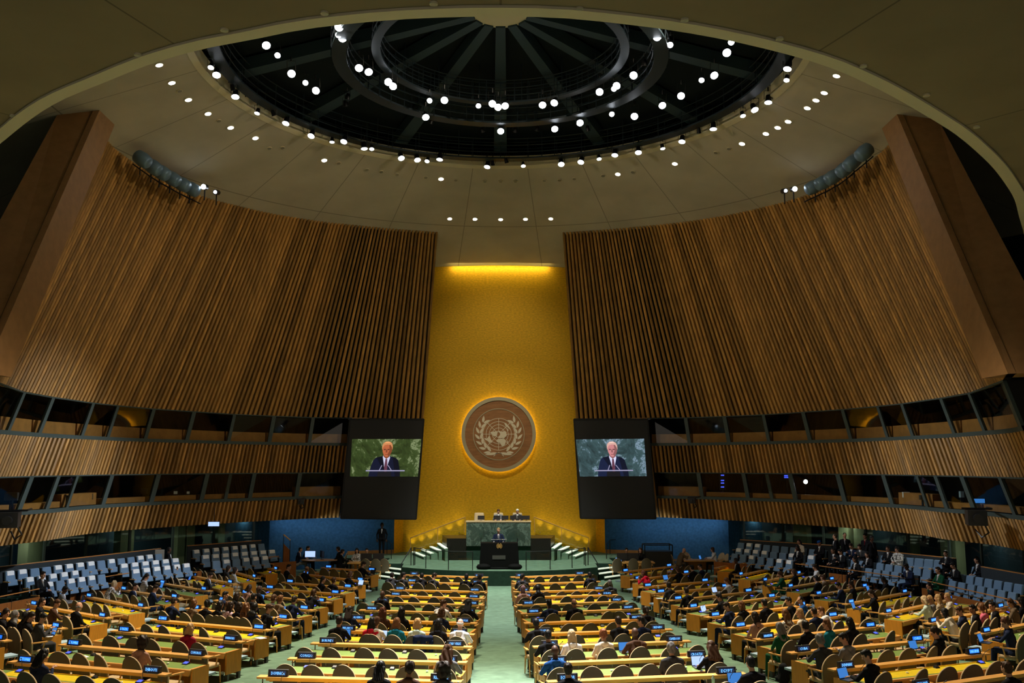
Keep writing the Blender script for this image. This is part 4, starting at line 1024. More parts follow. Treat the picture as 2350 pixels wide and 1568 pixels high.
def desk_parts(L, yellow):
    h = L/2; P = []
    def add(name, b, m, label=None, sub=None): P.append((name, b.mesh(name, m), label, sub or []))
    b = MB(); b.box(-h, h, -.11, .10, PLH-.035, PLH); b.box(-h+.2, h-.2, -.11, -.102, PLH-.07, PLH-.035); add('shelf', b, 'oak')
    b = MB(); b.hexa([(-h+.02, -.72, .70), (h-.02, -.72, .70), (h, -.10, .71), (-h, -.10, .71), (-h+.02, -.72, .735), (h-.02, -.72, .735), (h, -.10, .75), (-h, -.10, .75)])
    l = MB(); l.poly([(-h+.10, -.66, .7375), (h-.10, -.66, .7375), (h-.05, -.14, .7525), (-h+.05, -.14, .7525)])
    sub_ = [('leather_inlay', l.mesh('leather_inlay', 'leather'))]
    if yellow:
        y_ = MB(); e = .0012; y_.poly([(-h+.34, -.60, .739+e), (h-.22, -.60, .739+e), (h-.30, -.16, .752+e), (-h+.30, -.16, .752+e)]); sub_.append(('yellow_light_patch', y_.mesh('yellow_light_patch', 'ylight')))  # patch paints the yellow light that falls on the green top
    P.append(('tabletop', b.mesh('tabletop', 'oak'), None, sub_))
    b = MB(); b.hexa([(-h+.10, -.66, .58), (h-.10, -.66, .58), (h-.10, -.62, .58), (-h+.10, -.62, .58), (-h+.02, -.725, .70), (h-.02, -.725, .70), (h-.02, -.69, .70), (-h+.02, -.69, .70)]); add('apron', b, 'oak')
    for x in (-1, 1):
        b = MB(); x0, x1 = sorted((x*h, x*(h-.045))); b.box(x0, x1, -.66, -.08, .20, .745); add('end_panel', b, 'oakend')
        b = MB(); b.box(*sorted((x*(h-.01), x*(h-.09))), -.60, -.52, 0, .21); add('leg', b, 'steel')
        b = MB(); b.box(*sorted((x*(h-.01), x*(h-.09))), -.16, -.08, 0, .21); add('leg', b, 'steel')
        b = MB(); b.tube([(x*(h-.15), -.64, .17), (x*(h-.06), -.72, .26)], .045, 10); b.tube([(x*(h-.09), -.60, 0), (x*(h-.11), -.66, .2)], .012, 5); add('foot_lamp', b, 'chrome')
    b = MB(); b.box(-h+.05, h-.05, -.10, -.07, .12, .72); add('modesty_panel', b, 'oakend')
    b = MB()
    n = max(3, int(L/.8))
    for i in range(n+1):
        x = -h+.12+(L-.24)*i/n; b = MB(); b.box(x-.01, x+.01, -.09, -.07, .74, PLH-.03); add('shelf_support', b, 'steel')
    if yellow:
        b = MB(); b.box(-h+.25, h-.25, -.098, -.075, PLH-.055, PLH-.037); add('strip_lamp', b, 'strip', 'thin warm yellow strip lamp under the shelf')
    for k, fx in enumerate((-.30, .18)):
        x = fx*L; b = MB(); b.tube([(x, -.735, .655), (x, -.70, .645)], .052, 14); add('loudspeaker', b, 'black')
        b = MB(); b.hexa([(x+.12, -.715, .61), (x+.34, -.715, .61), (x+.34, -.70, .61), (x+.12, -.70, .61), (x+.12, -.735, .69), (x+.34, -.735, .69), (x+.34, -.72, .69), (x+.12, -.72, .69)]); add('socket_panel', b, 'black')
    ns = max(2, int(L/.66)//2*2)
    for i in range(ns):
        x = -h+.38+(L-.76)*i/(ns-1)
        b = MB(); b.box(x-.21, x+.21, .0, .40, .42, .47); b.tube([(x, -.06, .30), (x, .2, .42)], .02, 5); add('fold_out_seat', b, 'bluepad', 'pale blue fold-out seat')
    return P
def font_mesh(name, s, size, w, m):
    c = bpy.data.curves.new(name, 'FONT'); c.body = s; c.size = size; c.align_x = 'CENTER'; c.align_y = 'CENTER'; c.extrude = .001
    c.resolution_u = 1
    o = bpy.data.objects.new(name, c); COL.objects.link(o)
    dg = bpy.context.evaluated_depsgraph_get(); dg.update()
    me = bpy.data.meshes.new_from_object(o.evaluated_get(dg)); bpy.data.objects.remove(o)
    xs = [v.co.x for v in me.vertices]; ww = max(xs)-min(xs) if xs else 1
    sx = min(1.0, w/ww)
    me.transform(Matrix.Rotation(R(90), 4, 'X') @ Matrix.Diagonal((sx, 1, 1, 1)))
    me.materials.clear(); me.materials.append(M[m]); return me
PB = MB(); PB.hexa([(-.21, -.04, 0), (.21, -.04, 0), (.21, .04, 0), (-.21, .04, 0), (-.21, -.02, .135), (.21, -.02, .135), (.21, .04, .135), (-.21, .04, .135)]); PBm = PB.mesh('case', 'black', bevel=.006)
def disp(w, m):
    b = MB(); b.poly([(-w, -.0395, .025), (w, -.0395, .025), (w, -.024, .112), (-w, -.024, .112)]); me = b.mesh('display', m); me.transform(Matrix.Translation((0, -.003, 0))); return me
PD = [disp(.165, 'platedark'), disp(.15, 'plateglow')]
MIC = [MB() for _ in range(3)]
MIC[0].hexa([(-.075, -.07, 0), (.075, -.07, 0), (.075, .07, 0), (-.075, .07, 0), (-.07, -.05, .02), (.07, -.05, .02), (.065, .05, .05), (-.065, .05, .05)])
MIC[1].poly([(-.06, -.048, .022), (.06, -.048, .022), (.055, .04, .050), (-.055, .04, .050)]); 
MIC[2].tube([(.05, .02, .05), (.06, .0, .16), (.10, -.05, .25), (.13, -.10, .30)], .006, 5); MIC[2].tube([(.13, -.10, .30), (.145, -.125, .32)], .012, 6)
MICm = (MIC[0].mesh('mic_base', 'black'), MIC[1].mesh('mic_display', 'micglow'), MIC[2].mesh('gooseneck', 'black'))
EAR = MB(); EAR.ell((0, 0, .02), (.035, .022, .018), 8, 6); EARm = EAR.mesh('earpiece', 'white', smooth=True)
DOCK = MB(); DOCK.hexa([(-.06, -.05, 0), (.06, -.05, 0), (.06, .05, 0), (-.06, .05, 0), (-.045, -.03, .03), (.045, -.03, .03), (.04, .04, .055), (-.04, .04, .055)]); DOCKm = DOCK.mesh('voting_unit', 'black')
NAMES = {('CL', 11): ('DOMINICA', 'REPUBLIC'), ('CL', 10): ('CONGO', 'COSTA RICA'), ('CL', 9): ('BURUNDI', 'CABO VERDE'), ('CL', 8): ('BELARUS', 'BELGIUM'), ('CL', 7): ('ALGERIA', 'ANGOLA'), ('CL', 6): ('UNITED REP. TANZANIA', 'UKRAINE'), ('CL', 5): ('TOGO', 'TONGA'), ('CL', 4): ('SOUTH AFRICA', 'SOUTH SUDAN'), ('CL', 3): ('SLOVENIA', 'SAINT KITTS'), ('CL', 2): ('SIERRA LEONE', 'SERBIA'), ('CL', 1): ('PERU', 'OMAN'),
 ('CR', 11): ('ECUADOR', 'EGYPT'), ('CR', 10): ("COTE D'IVOIRE", 'CROATIA'), ('CR', 9): ('CHAD', 'CAMEROON'), ('CR', 8): ('BELIZE', 'BENIN'), ('CR', 7): ('ANTIGUA BARBUDA', 'ANDORRA'), ('CR', 6): ('UZBEKISTAN', 'VANUATU'), ('CR', 5): ('TIMOR-LESTE', 'TUVALU'), ('CR', 4): ('SRI LANKA', 'SUDAN'), ('CR', 3): ('SPAIN', 'SAMOA'), ('CR', 2): ('RWANDA', 'NORTH MACEDONIA'), ('CR', 1): ('MALI', 'MALTA'),
 ('LM', 11): ('ESTONIA', 'DJIBOUTI'), ('LM', 10): ('COLOMBIA', 'COMOROS'), ('LM', 9): ('BRAZIL', 'BURKINA FASO'), ('LM', 8): ('BELARUS', 'BARBADOS'), ('LM', 7): ('ALBANIA', 'ALGERIA'), ('LM', 6): ('UGANDA', 'UNITED KINGDOM'), ('LM', 5): ('TURKEY', 'TIMOR-LESTE'), ('LM', 4): ('SOUTH SUDAN', 'SPAIN'), ('LM', 3): ('SENEGAL', 'SERBIA'), ('LM', 2): ('PARAGUAY', 'PANAMA'), ('LM', 1): ('NEPAL', 'NIGER'),
 ('RM', 12): ('FINLAND', 'FRANCE'), ('RM', 11): ('DENMARK', 'CONGO, DEM. REP.'), ('RM', 10): ('CUBA', 'CHILE'), ('RM', 9): ('BOSNIA-HERZEGOVINA', 'CHAD'), ('RM', 8): ('BHUTAN', 'BOLIVIA'), ('RM', 7): ('ARMENIA', 'AZERBAIJAN'), ('RM', 6): ('VENEZUELA', 'VIET NAM'), ('RM', 5): ('TUNISIA', 'TURKMENISTAN'), ('RM', 4): ('SWEDEN', 'THAILAND'), ('RM', 3): ('SAUDI ARABIA', 'SEYCHELLES'), ('RM', 2): ('QATAR', 'ROMANIA'), ('RM', 1): ('MONACO', 'MONGOLIA'),
 ('LF', 9): ('EGYPT', 'FIJI'), ('LF', 8): ('CHINA', 'CYPRUS'), ('LF', 7): ('BELIZE', 'BENIN'), ('LF', 6): ('BAHRAIN', 'AUSTRIA'), ('LF', 5): ('YEMEN', 'ZAMBIA'), ('LF', 4): ('TUVALU', 'TOGO'), ('LF', 3): ('SUDAN', 'SWEDEN'), ('LF', 2): ('NORWAY', 'OMAN'), ('LF', 1): ('MALI', 'MALTA'),
 ('RF', 9): ('GREECE', 'GRENADA'), ('RF', 8): ('GERMANY', 'GEORGIA'), ('RF', 7): ('BULGARIA', 'CHILE'), ('RF', 6): ('BAHAMAS', 'GHANA'), ('RF', 5): ('HAITI', 'IRAQ'), ('RF', 4): ('INDIA', 'ISRAEL'), ('RF', 3): ('ITALY', 'JAPAN'), ('RF', 2): ('KENYA', 'LATVIA'), ('RF', 1): ('LIBYA', 'MALAWI')}
DESKS = []
for bk in ('CL', 'CR', 'LM', 'RM', 'LF', 'RF'):
    for i, (a, b, c, d) in enumerate(BL[bk]):
        p, q = on_floor(a, b, PLH), on_floor(c, d, PLH)
        ctr = (p+q)/2; L = min(5.4, (Vector((q.x-p.x, q.y-p.y)).length)); rz = math.atan2(q.y-p.y, q.x-p.x)
        row = i+1
        if bk in ('LF', 'RF') and row <= 3 or bk in ('LM', 'RM') and row <= 2:     # steep sight line: keep the measured end by the aisle
            near = q if bk[0] == 'L' else p; far = p if bk[0] == 'L' else q
            v = Vector((far.x-near.x, far.y-near.y, 0)); L = min(v.length, 5.4); ctr = near+v.normalized()*L/2
        ctr.z = fz(ctr.y-.3)
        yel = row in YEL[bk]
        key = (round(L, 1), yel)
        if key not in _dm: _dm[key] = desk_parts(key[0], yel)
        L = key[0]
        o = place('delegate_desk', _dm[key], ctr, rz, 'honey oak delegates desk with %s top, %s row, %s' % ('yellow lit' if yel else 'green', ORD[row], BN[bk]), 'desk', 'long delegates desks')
        D = dict(bk=bk, row=row, L=L, rz=rz, c=ctr.copy(), people=[], yel=yel)
        DESKS.append(D)
def local(D, x, y, z=0):
    c, s = math.cos(D['rz']), math.sin(D['rz'])
    return Vector((D['c'].x+x*c-y*s, D['c'].y+x*s+y*c, D['c'].z+z))
for D in DESKS:
    bk, row, L = D['bk'], D['row'], D['L']; h = L/2
    where = '%s row, %s' % (ORD[row], BN[bk])
    nm = NAMES.get((bk, row), ('', ''))
    for k in range(2):
        x = (-h+.42, h-.42)[k]
        if L < 3 and k == 0: continue
        sub = [('case', PBm)]
        dim = bk in ('CL', 'CR') or (row >= 9 and bk in ('LM', 'RM') and k == (1 if bk == 'LM' else 0))
        t = font_mesh('lettering', nm[k], .085, .28, 'platetext'); t.transform(Matrix.Translation((0, -.0395, .062)))
        sub.append(('display', PD[0 if dim else 1], None, [('lettering', t)]))
        near_ = 'right' if k else 'left'
        place('nameplate', sub, local(D, x, 0, PLH), D['rz'], 'black nameplate lit blue reading %s, %s end, %s' % (nm[k].title(), near_, where), 'nameplate', 'nameplates on the desks', scale=1.0)
        x2 = (-h+.52, h-.5)[k]
        place('microphone_unit', [('mic_base', MICm[0]), ('mic_display', MICm[1]), ('gooseneck', MICm[2])], local(D, x2, -.27, .749), D['rz'], 'black microphone unit with blue display, %s end, %s' % (near_, where), 'microphone', 'microphone units')
    for k, x in enumerate((-.12*L, .30*L)):
        if row < 4 or (bk in ('LF', 'RF') and row < 6): continue
        o = new('earpiece', EARm, loc=local(D, x, -.40, .745), rot=(0, 0, D['rz']+random.uniform(-1, 1))); tag(o, 'small white earpiece lying on the desk top, %s part, %s' % (('middle', 'right')[k], where), 'earpiece', 'white earpieces')
    if row > 2:
        for k, x in enumerate((-.22*L, .10*L)):
            o = new('voting_unit', DOCKm, loc=local(D, x, -.25, .751), rot=(0, 0, D['rz'])); tag(o, 'small black voting unit at back of desk top, %s one, %s' % (('left', 'right')[k], where), 'voting unit', 'voting units')
#@@PART5
# ------------------------------------------------------------------ chairs
CHAIRS_DONE = 0
def chairs_for(D):
    n = 6 if D['L'] > 3.4 else max(3, int(D['L']/.62))
    h = D['L']/2; pitch = D['L']/n
    slots = [dict(x=-h+pitch*(i+.5)+random.uniform(-.05, .05), y=-.98+random.uniform(-.06, .08), r=random.gauss(0, .18), z=0, occ=False) for i in range(n)]
    for P in D['people']:
        best = min((s for s in slots if not s['occ']), key=lambda s: abs(s['x']-P['x']), default=None)
        if best is None or abs(best['x']-P['x']) > pitch*1.2:
            best = dict(x=0, y=0, r=0, z=0, occ=False); slots.append(best)
        best.update(x=P['x'], y=P['y'], r=P.get('yaw', 0)*.3, occ=True)
    # keep neighbours apart
    slots.sort(key=lambda s: s['x'])
    for _ in range(20):
        for a, b in zip(slots, slots[1:]):
            gap = b['x']-a['x']
            if gap < .60:
                m = (.60-gap)/2
                if a['occ'] and not b['occ']: b['x'] += 2*m
                elif b['occ'] and not a['occ']: a['x'] -= 2*m
                elif not a['occ']: a['x'] -= m; b['x'] += m
    keep = []
    for s in slots:
        if s['occ'] or (abs(s['x']) < h+.15 and all(abs(s['x']-k['x']) > .55 for k in keep+[q for q in slots if q['occ']])): keep.append(s)
    return keep
def place_chairs():
    allc = []
    for D in DESKS:
        for i, s in enumerate(chairs_for(D)):
            p = local(D, s['x'], s['y']); allc.append((p, D['rz']+s['r'], D, i))
    inview = []
    for c in allc:
        u = proj((c[0].x, c[0].y, c[0].z+.9))
        if -40 < u[0] < 2390 and u[1] < 1600: inview.append(c)
    inview.sort(key=lambda c: (c[0].x**2+c[0].y**2))
    print('chairs in view', len(inview))
    for p, rz, D, i in inview[:300]:
        place('desk_chair', CHAIR, (p.x, p.y, fz(p.y)+.0), rz, 'olive brown chair with rounded back, %s from left, %s row, %s' % (ORD[i+1], ORD[D['row']], BN[D['bk']]), 'chair', 'delegates chairs', scale=1.0)
    if inview[300:]:
        mb = MB()
        for p, rz, D, i in inview[300:]:
            T = Matrix.Translation((p.x, p.y, fz(p.y))) @ Matrix.Rotation(rz, 4, 'Z')
            for cp in CHAIR:
                me = cp[1]; b = len(mb.v); mb.v += [tuple(T @ v.co) for v in me.vertices]
                base = {'fabric': 0}
                for f in me.polygons:
                    mb.f.append(tuple(b+k for k in f.vertices)); nmm = me.materials[f.material_index].name
                    mb.m.append(0 if nmm == 'olive_brown_fabric' else (1 if nmm == 'cream_fabric' else 2))
        o = new('desk_chair', mb.mesh('far_chairs', ['fabric', 'cream', 'oak'])); tag(o, 'the rest of the olive brown chairs at the desks nearest the stage', 'chair', 'delegates chairs', 'stuff')
# ================================================================== PEOPLE
import numpy as np
def V3(*a): return Vector(a)
class Prims:
    def __init__(s): s.p = []
    def cap(s, a, b, r0, r1, t): s.p.append(('c', Vector(a), Vector(b), r0, r1, t))
    def ell(s, c, r, t, rot=None): s.p.append(('e', Vector(c), Vector(r), rot or Matrix.Identity(3), 0, t))
    def build(s, name, voxel, mats, smooth=3, noise=None):
        mb = MB()
        for q in s.p:
            if q[0] == 'c':
                a, b, r0, r1 = q[1:5]; d = (b-a); L = d.length; d.normalize()
                pts = [a-d*r0*.95, a-d*r0*.7, a-d*r0*.3, a, b, b+d*r1*.3, b+d*r1*.7, b+d*r1*.95]
                rr = [r0*.3, r0*.71, r0*.95, r0, r1, r1*.95, r1*.71, r1*.3]
                mb.tube(pts, rr, 12)
            else:
                k = len(mb.v); mb.ell((0, 0, 0), q[2], 14, 10)
                for i in range(k, len(mb.v)): mb.v[i] = tuple(q[3] @ Vector(mb.v[i])+q[1])
        me = mb.mesh(name+'_raw', 'white')
        o = bpy.data.objects.new('tmp', me); COL.objects.link(o)
        m = o.modifiers.new('r', 'REMESH'); m.mode = 'VOXEL'; m.voxel_size = voxel; m.adaptivity = 0
        m2 = o.modifiers.new('s', 'SMOOTH'); m2.iterations = smooth; m2.factor = .5
        dg = bpy.context.evaluated_depsgraph_get(); dg.update()
        out = bpy.data.meshes.new_from_object(o.evaluated_get(dg)); out.name = name
        bpy.data.objects.remove(o); bpy.data.meshes.remove(me)
        if noise:
            for v in out.vertices: v.co += noise(v.co)
        out.materials.clear()
        for m in mats: out.materials.append(m if not isinstance(m, str) else M[m])
        if len(mats) > 1:
            n = len(out.polygons); c = np.zeros(n*3); out.polygons.foreach_get('center', c); c = c.reshape(n, 3)
            best = np.full(n, 1e9); tg = np.zeros(n, dtype=np.int32)
            for q in s.p:
                if q[0] == 'c':
                    a, b = np.array(q[1]), np.array(q[2]); ab = b-a; t = np.clip(((c-a) @ ab)/max(1e-9, ab @ ab), 0, 1)
                    d = np.linalg.norm(c-(a+t[:, None]*ab), axis=1)-(q[3]+(q[4]-q[3])*t)
                else:
                    Rm = np.array(q[3]).T; l = (c-np.array(q[1])) @ Rm.T; r = np.array(q[2])
                    d = (np.linalg.norm(l/r, axis=1)-1)*min(r)
                k = d < best; best[k] = d[k]; tg[k] = q[5]
            out.polygons.foreach_set('material_index', tg)
        out.polygons.foreach_set('use_smooth', [True]*len(out.polygons)); out.update()
        return out
SKIN, TOP, LEG, SHOE, SHIRT, DARK, LIP = range(7)
def hand(P, wrist, d, up, side, curl=.5):
    d = Vector(d).normalized(); up = Vector(up); up = (up-d*up.dot(d)).normalized(); sd = d.cross(up)*side
    w = Vector(wrist)
    for k, (off, ln, le) in enumerate(((-.030, .078, .072), (-.010, .082, .080), (.010, .080, .075), (.028, .074, .058))):
        b = w+d*.015+sd*off*.5; kn = w+d*ln+sd*off; P.cap(b, kn, .014, .0115, SKIN)
        a1 = curl*.6; m = kn+(d*math.cos(a1)-up*math.sin(a1))*le*.5; a2 = curl*1.5
        e = m+(d*math.cos(a2)-up*math.sin(a2))*le*.5; P.cap(kn, m, .0105, .0095, SKIN); P.cap(m, e, .0095, .0075, SKIN)
    t0 = w+d*.02-sd*.022; t1 = t0+(d*.6-sd*.8).normalized()*.045; t2 = t1+(d*.95-sd*.2-up*.3).normalized()*.035
    P.cap(t0, t1, .014, .012, SKIN); P.cap(t1, t2, .0115, .0085, SKIN)
def headm(yaw, pitch, roll=0): return (Matrix.Rotation(R(yaw), 3, 'Z') @ Matrix.Rotation(R(-pitch), 3, 'X') @ Matrix.Rotation(R(roll), 3, 'Y'))
def head(P, C, H):
    C = Vector(C)
    def e(c, r, t): P.ell(C+H @ Vector(c), r, t, H)
    def c_(a, b, r0, r1, t): P.cap(C+H @ Vector(a), C+H @ Vector(b), r0, r1, t)
    e((0, -.008, .02), (.077, .096, .105), SKIN); e((0, .022, -.035), (.060, .068, .085), SKIN); e((0, .068, -.098), (.028, .024, .022), SKIN)
    c_((0, .088, .025), (0, .108, -.015), .010, .015, SKIN); c_((-.034, .080, .030), (.034, .080, .030), .014, .014, SKIN)
    for s in (-1, 1):
        e((s*.078, -.002, -.005), (.011, .020, .031), SKIN); e((s*.030, .085, .010), (.0085, .007, .0055), DARK); e((s*.042, .06, -.03), (.022, .022, .028), SKIN)
    c_((-.018, .088, -.058), (.018, .088, -.058), .007, .007, LIP)
def body(pose, yaw=0, pitch=8, female=False):
    P = Prims(); sw = .175 if female else .195; k = .9 if female else 1.0
    seated = pose not in ('stand', 'speaker')
    if seated:
        dy = {'type': .03, 'lean': .16, 'back': -.06, 'rest': 0, 'phone': .04, 'cross': -.05}[pose]
        pel = V3(0, -.08, .53); ch = V3(0, -.05+dy*.6, .86); sh = V3(0, -.04+dy, 1.015); nk = V3(0, -.01+dy*1.15, 1.11-.25*max(0, dy-.05)); hc = V3(0, .035+dy*1.3, 1.235-.35*max(0, dy-.05))
    else:
        pel = V3(0, 0, .95); ch = V3(0, .0, 1.28); sh = V3(0, 0, 1.43); nk = V3(0, .01, 1.52); hc = V3(0, .035, 1.66)
    # torso under the jacket
    for s in (-1, 1):
        P.cap(pel+V3(s*.075, 0, 0), ch+V3(s*.075, 0, 0), .118*k, .125*k, TOP); P.cap(ch+V3(s*.07, 0, 0), sh+V3(s*.10, 0, -.03), .125*k, .085*k, TOP)
        P.cap(sh+V3(0, 0, .02), sh+V3(s*sw, -.005, -.03), .075, .062*k, TOP)
        P.cap(pel+V3(s*.08, 0, -.04), pel+V3(s*.08, .02, -.02), .125, .12, LEG)
        if female: P.ell(ch+V3(s*.065, .10, .02), (.06, .055, .06), TOP)
    P.cap(sh+V3(0, .03, .0), nk, .06, .056, SKIN); P.cap(nk, hc+V3(0, -.02, -.05), .055, .055, SKIN)
    P.cap(sh+V3(0, .012, .035), nk+V3(0, .008, -.05), .064, .060, SHIRT); P.cap(sh+V3(-.035, -.045, .035), sh+V3(.035, -.045, .035), .052, .052, TOP); P.cap(sh+V3(0, -.03, .02), nk+V3(0, -.022, -.065), .072, .066, TOP)
    cf = sh+V3(0, .085, .0); P.cap(cf, ch+V3(0, .135*k, -.02), .035, .022, SHIRT); P.cap(cf+V3(0, .03, -.005), ch+V3(0, .155*k, -.04), .014, .016, SHIRT if female else DARK)
    H = headm(yaw, pitch); head(P, hc, H)
    arms = {'type': ((.27, .10+.03, .80), (.13, .36, .80), (.0, 1, -.1)), 'rest': ((.25, .02, .78), (.09, .22, .69), (-.3, 1, -.2)), 'lean': ((.24, .28, .80), (.07, .43, .92), (-.3, .3, .9)),
            'back': ((.27, -.02, .80), (.06, .16, .82), (-1, .3, 0)), 'phone': ((.23, .08, .80), (.06, .28, .94), (-.2, .8, .5)), 'cross': ((.25, .02, .78), (.05, .24, .72), (-.6, .8, 0)),
            'stand': ((.27, -.04, 1.16), (.24, .06, .92), (-.1, .15, -1)), 'speaker': ((.29, .06, 1.17), (.22, .30, 1.12), (0, 1, -.1))}[pose]
    for s in (-1, 1):
        S = sh+V3(s*sw, -.005, -.04); E = V3(s*arms[0][0], arms[0][1], arms[0][2]); W = V3(s*arms[1][0], arms[1][1], arms[1][2])
        if pose == 'phone' and s < 0: W = V3(-.16, .34, .80)
        if pose in ('stand',) and False: pass
        P.cap(S, E, .058*k, .048*k, TOP); P.cap(E, W-(W-E).normalized()*.02, .047*k, .036*k, TOP)
        d = Vector(arms[2]); d.x *= s if True else 1
        P.cap(W-(W-E).normalized()*.03, W+d.normalized()*.01, .028, .026, SHIRT if not female else SKIN)
        up = V3(0, 0, 1) if abs(d.normalized().z) < .8 else V3(0, 1, 0)
        hand(P, W+d.normalized()*.01, d, up, -s, .6 if pose != 'phone' else 1.1)
    for s in (-1, 1):
        if seated:
            kn = V3(s*.11, .36, .53); an = V3(s*.12, .40, .10); hp = V3(s*.085, -.04, .53)
            if pose == 'cross' and s > 0: kn = V3(.02, .38, .63); an = V3(-.16, .50, .26)
            P.cap(hp, kn, .092*k, .066*k, LEG); P.cap(kn, an, .062*k, .042, LEG)
            f = V3(0, .16, -.03) if not (pose == 'cross' and s > 0) else V3(-.03, .15, -.06)
            P.cap(an+V3(0, .01, -.05), an+f*.85+V3(0, 0, -.03), .040, .032, SHOE)
        else:
            hp = V3(s*.09, 0, .90); kn = V3(s*.095, .03, .50); an = V3(s*.10, -.01, .10)
            P.cap(hp, kn, .098*k, .065*k, LEG); P.cap(kn, an, .062*k, .045, LEG); P.cap(an+V3(0, 0, -.06), an+V3(s*.02, .15, -.07), .040, .032, SHOE)
    base = [MP['skin1'], MP['t_black'], MP['t_black'], M['black'], MP['t_white'], M['black'], MP['lip']]
    me = P.build('body', .0095, base, smooth=3)
    return me, hc, H
MP = {}
def pm(n, c, r=.85): MP[n] = mat(n, c, r, spec=.15 if not n.startswith('skin') else .4)
for n, c in dict(skin1=(.52, .27, .17), skin2=(.30, .14, .08), skin3=(.075, .032, .018), skin0=(.62, .34, .24), lip=(.22, .045, .04)).items(): pm(n, c, .55)
for n, c in dict(black=(.010, .009, .009), dark=(.022, .013, .009), brown=(.06, .026, .011), chest=(.13, .055, .02), blonde=(.40, .24, .10), lblonde=(.50, .36, .20), grey=(.14, .13, .125), red=(.16, .05, .018), white=(.5, .48, .44), pink=(.22, .12, .13), auburn=(.10, .035, .02)).items(): MP['h_'+n] = mat('hair_'+n, c, .5, noise=.25, nscale=60, stretch=(3, 3, .4), spec=.2)
for n, c in dict(black=(.010, .010, .012), navy=(.012, .018, .045), blue=(.01, .06, .22), dgrey=(.035, .035, .038), grey=(.16, .16, .17), lgrey=(.3, .3, .31), white=(.72, .72, .75), cream=(.62, .55, .45), red=(.50, .01, .03), teal=(.01, .14, .20), mint=(.50, .60, .52), brown=(.07, .035, .022), rose=(.36, .20, .15), pink=(.6, .13, .2), green=(.01, .07, .03), beige=(.42, .34, .24), wine=(.22, .01, .03), lilac=(.5, .36, .45), tan=(.16, .11, .07)).items(): MP['t_'+n] = mat('cloth_'+n, c, .9, noise=.08, nscale=50, spec=.1)
def spot_cloth(n, a, b, sc, wave=False):
    m = mat(n, a, .9); nt = m.node_tree; bs = nt.nodes['Principled BSDF']; tc = nt.nodes.new('ShaderNodeTexCoord')
    if wave: t = nt.nodes.new('ShaderNodeTexWave'); t.bands_direction = 'Z'; t.inputs['Scale'].default_value = sc
    else: t = nt.nodes.new('ShaderNodeTexVoronoi'); t.inputs['Scale'].default_value = sc
    cr = nt.nodes.new('ShaderNodeValToRGB'); cr.color_ramp.interpolation = 'CONSTANT'; cr.color_ramp.elements[0].color = (*a, 1); cr.color_ramp.elements[1].position = .42; cr.color_ramp.elements[1].color = (*b, 1)
    nt.links.new(tc.outputs['Object'], t.inputs['Vector']); nt.links.new(t.outputs[0], cr.inputs[0]); nt.links.new(cr.outputs[0], bs.inputs['Base Color']); return m
MP['t_print'] = spot_cloth('cloth_print', (.02, .02, .02), (.65, .62, .58), 22); MP['t_stripe'] = spot_cloth('cloth_stripe', (.05, .05, .05), (.7, .68, .65), 9, True)
def wob(a, f, ph=0):
    return lambda co: Vector((math.sin(co.z*f*.35+co.y*f+ph), math.sin(co.x*f+co.z*f*.3+1.3), math.sin(co.x*f*.7+co.y*f*.8)))*a
def hair_mesh(st):
    P = Prims(); nz = wob(.0025, 120)
    def top(g=1.0):
        P.ell((0, -.018, .036), (.085*g, .098*g, .100*g), 0); P.ell((0, -.032, -.015), (.079*g, .076*g, .085*g), 0)
    if st == 'short': top(); P.ell((.0, .045, .095), (.06, .045, .035), 0); nz = wob(.003, 110)
    elif st == 'crop': P.ell((0, -.016, .030), (.081, .094, .099), 0); P.ell((0, -.028, -.01), (.0775, .073, .075), 0)
    elif st == 'bald': 
        P.cap((-.062, -.035, -.01), (.062, -.035, -.01), .028, .028, 0); P.cap((-.03, -.085, -.02), (.03, -.085, -.02), .026, .026, 0)
        for s in (-1, 1): P.cap((s*.068, -.055, 0), (s*.074, .01, .0), .022, .014, 0)
    elif st in ('long', 'wavy', 'bob', 'pony', 'bun', 'half'):
        top(1.04)
        for s in (-1, 1): P.cap((s*.070, -.01, .04), (s*.076, -.02, -.04), .028, .026, 0)
        if st in ('long', 'wavy'):
            z = -.27 if st == 'long' else -.30; g = 1 if st == 'long' else 1.25
            for x in (-.06, -.03, 0, .03, .06): P.cap((x, -.055, -.02), (x*1.35*g, -.085, z+abs(x)*.5), .046*g, .030*g, 0)
            if st == 'wavy': nz = wob(.009, 55)
            else: nz = wob(.003, 150)
        elif st == 'bob':
            for x in (-.065, -.03, 0, .03, .065): P.cap((x, -.045, -.01), (x*1.2, -.05, -.115), .045, .038, 0)
            nz = wob(.005, 70)
        elif st == 'pony': P.cap((0, -.105, .03), (0, -.14, -.03), .028, .032, 0); P.cap((0, -.14, -.03), (.01, -.125, -.20), .030, .014, 0)
        elif st == 'bun': P.ell((0, -.10, .075), (.042, .04, .038), 0)
    elif st == 'afro': P.ell((0, -.03, .03), (.135, .125, .135), 0); P.ell((0, -.045, -.06), (.13, .11, .11), 0); nz = wob(.010, 60)
    elif st == 'curly': top(1.1); P.ell((0, -.045, -.04), (.09, .07, .07), 0); nz = wob(.007, 70)
    elif st == 'hijab':
        P.ell((0, -.022, .018), (.093, .105, .122), 0); P.cap((0, -.015, -.08), (0, -.02, -.18), .075, .10, 0); P.cap((-.10, -.02, -.21), (.10, -.02, -.21), .065, .065, 0); P.ell((0, .04, -.15), (.075, .05, .05), 0)
        nz = wob(.004, 45)
    elif st == 'cap': P.ell((0, -.005, .075), (.090, .102, .062), 0); P.cap((-.05, .10, .045), (.05, .10, .045), .014, .014, 0)
    return P.build('hair', .0085, ['white'], smooth=2, noise=nz)
HM = {}; BM_ = {}
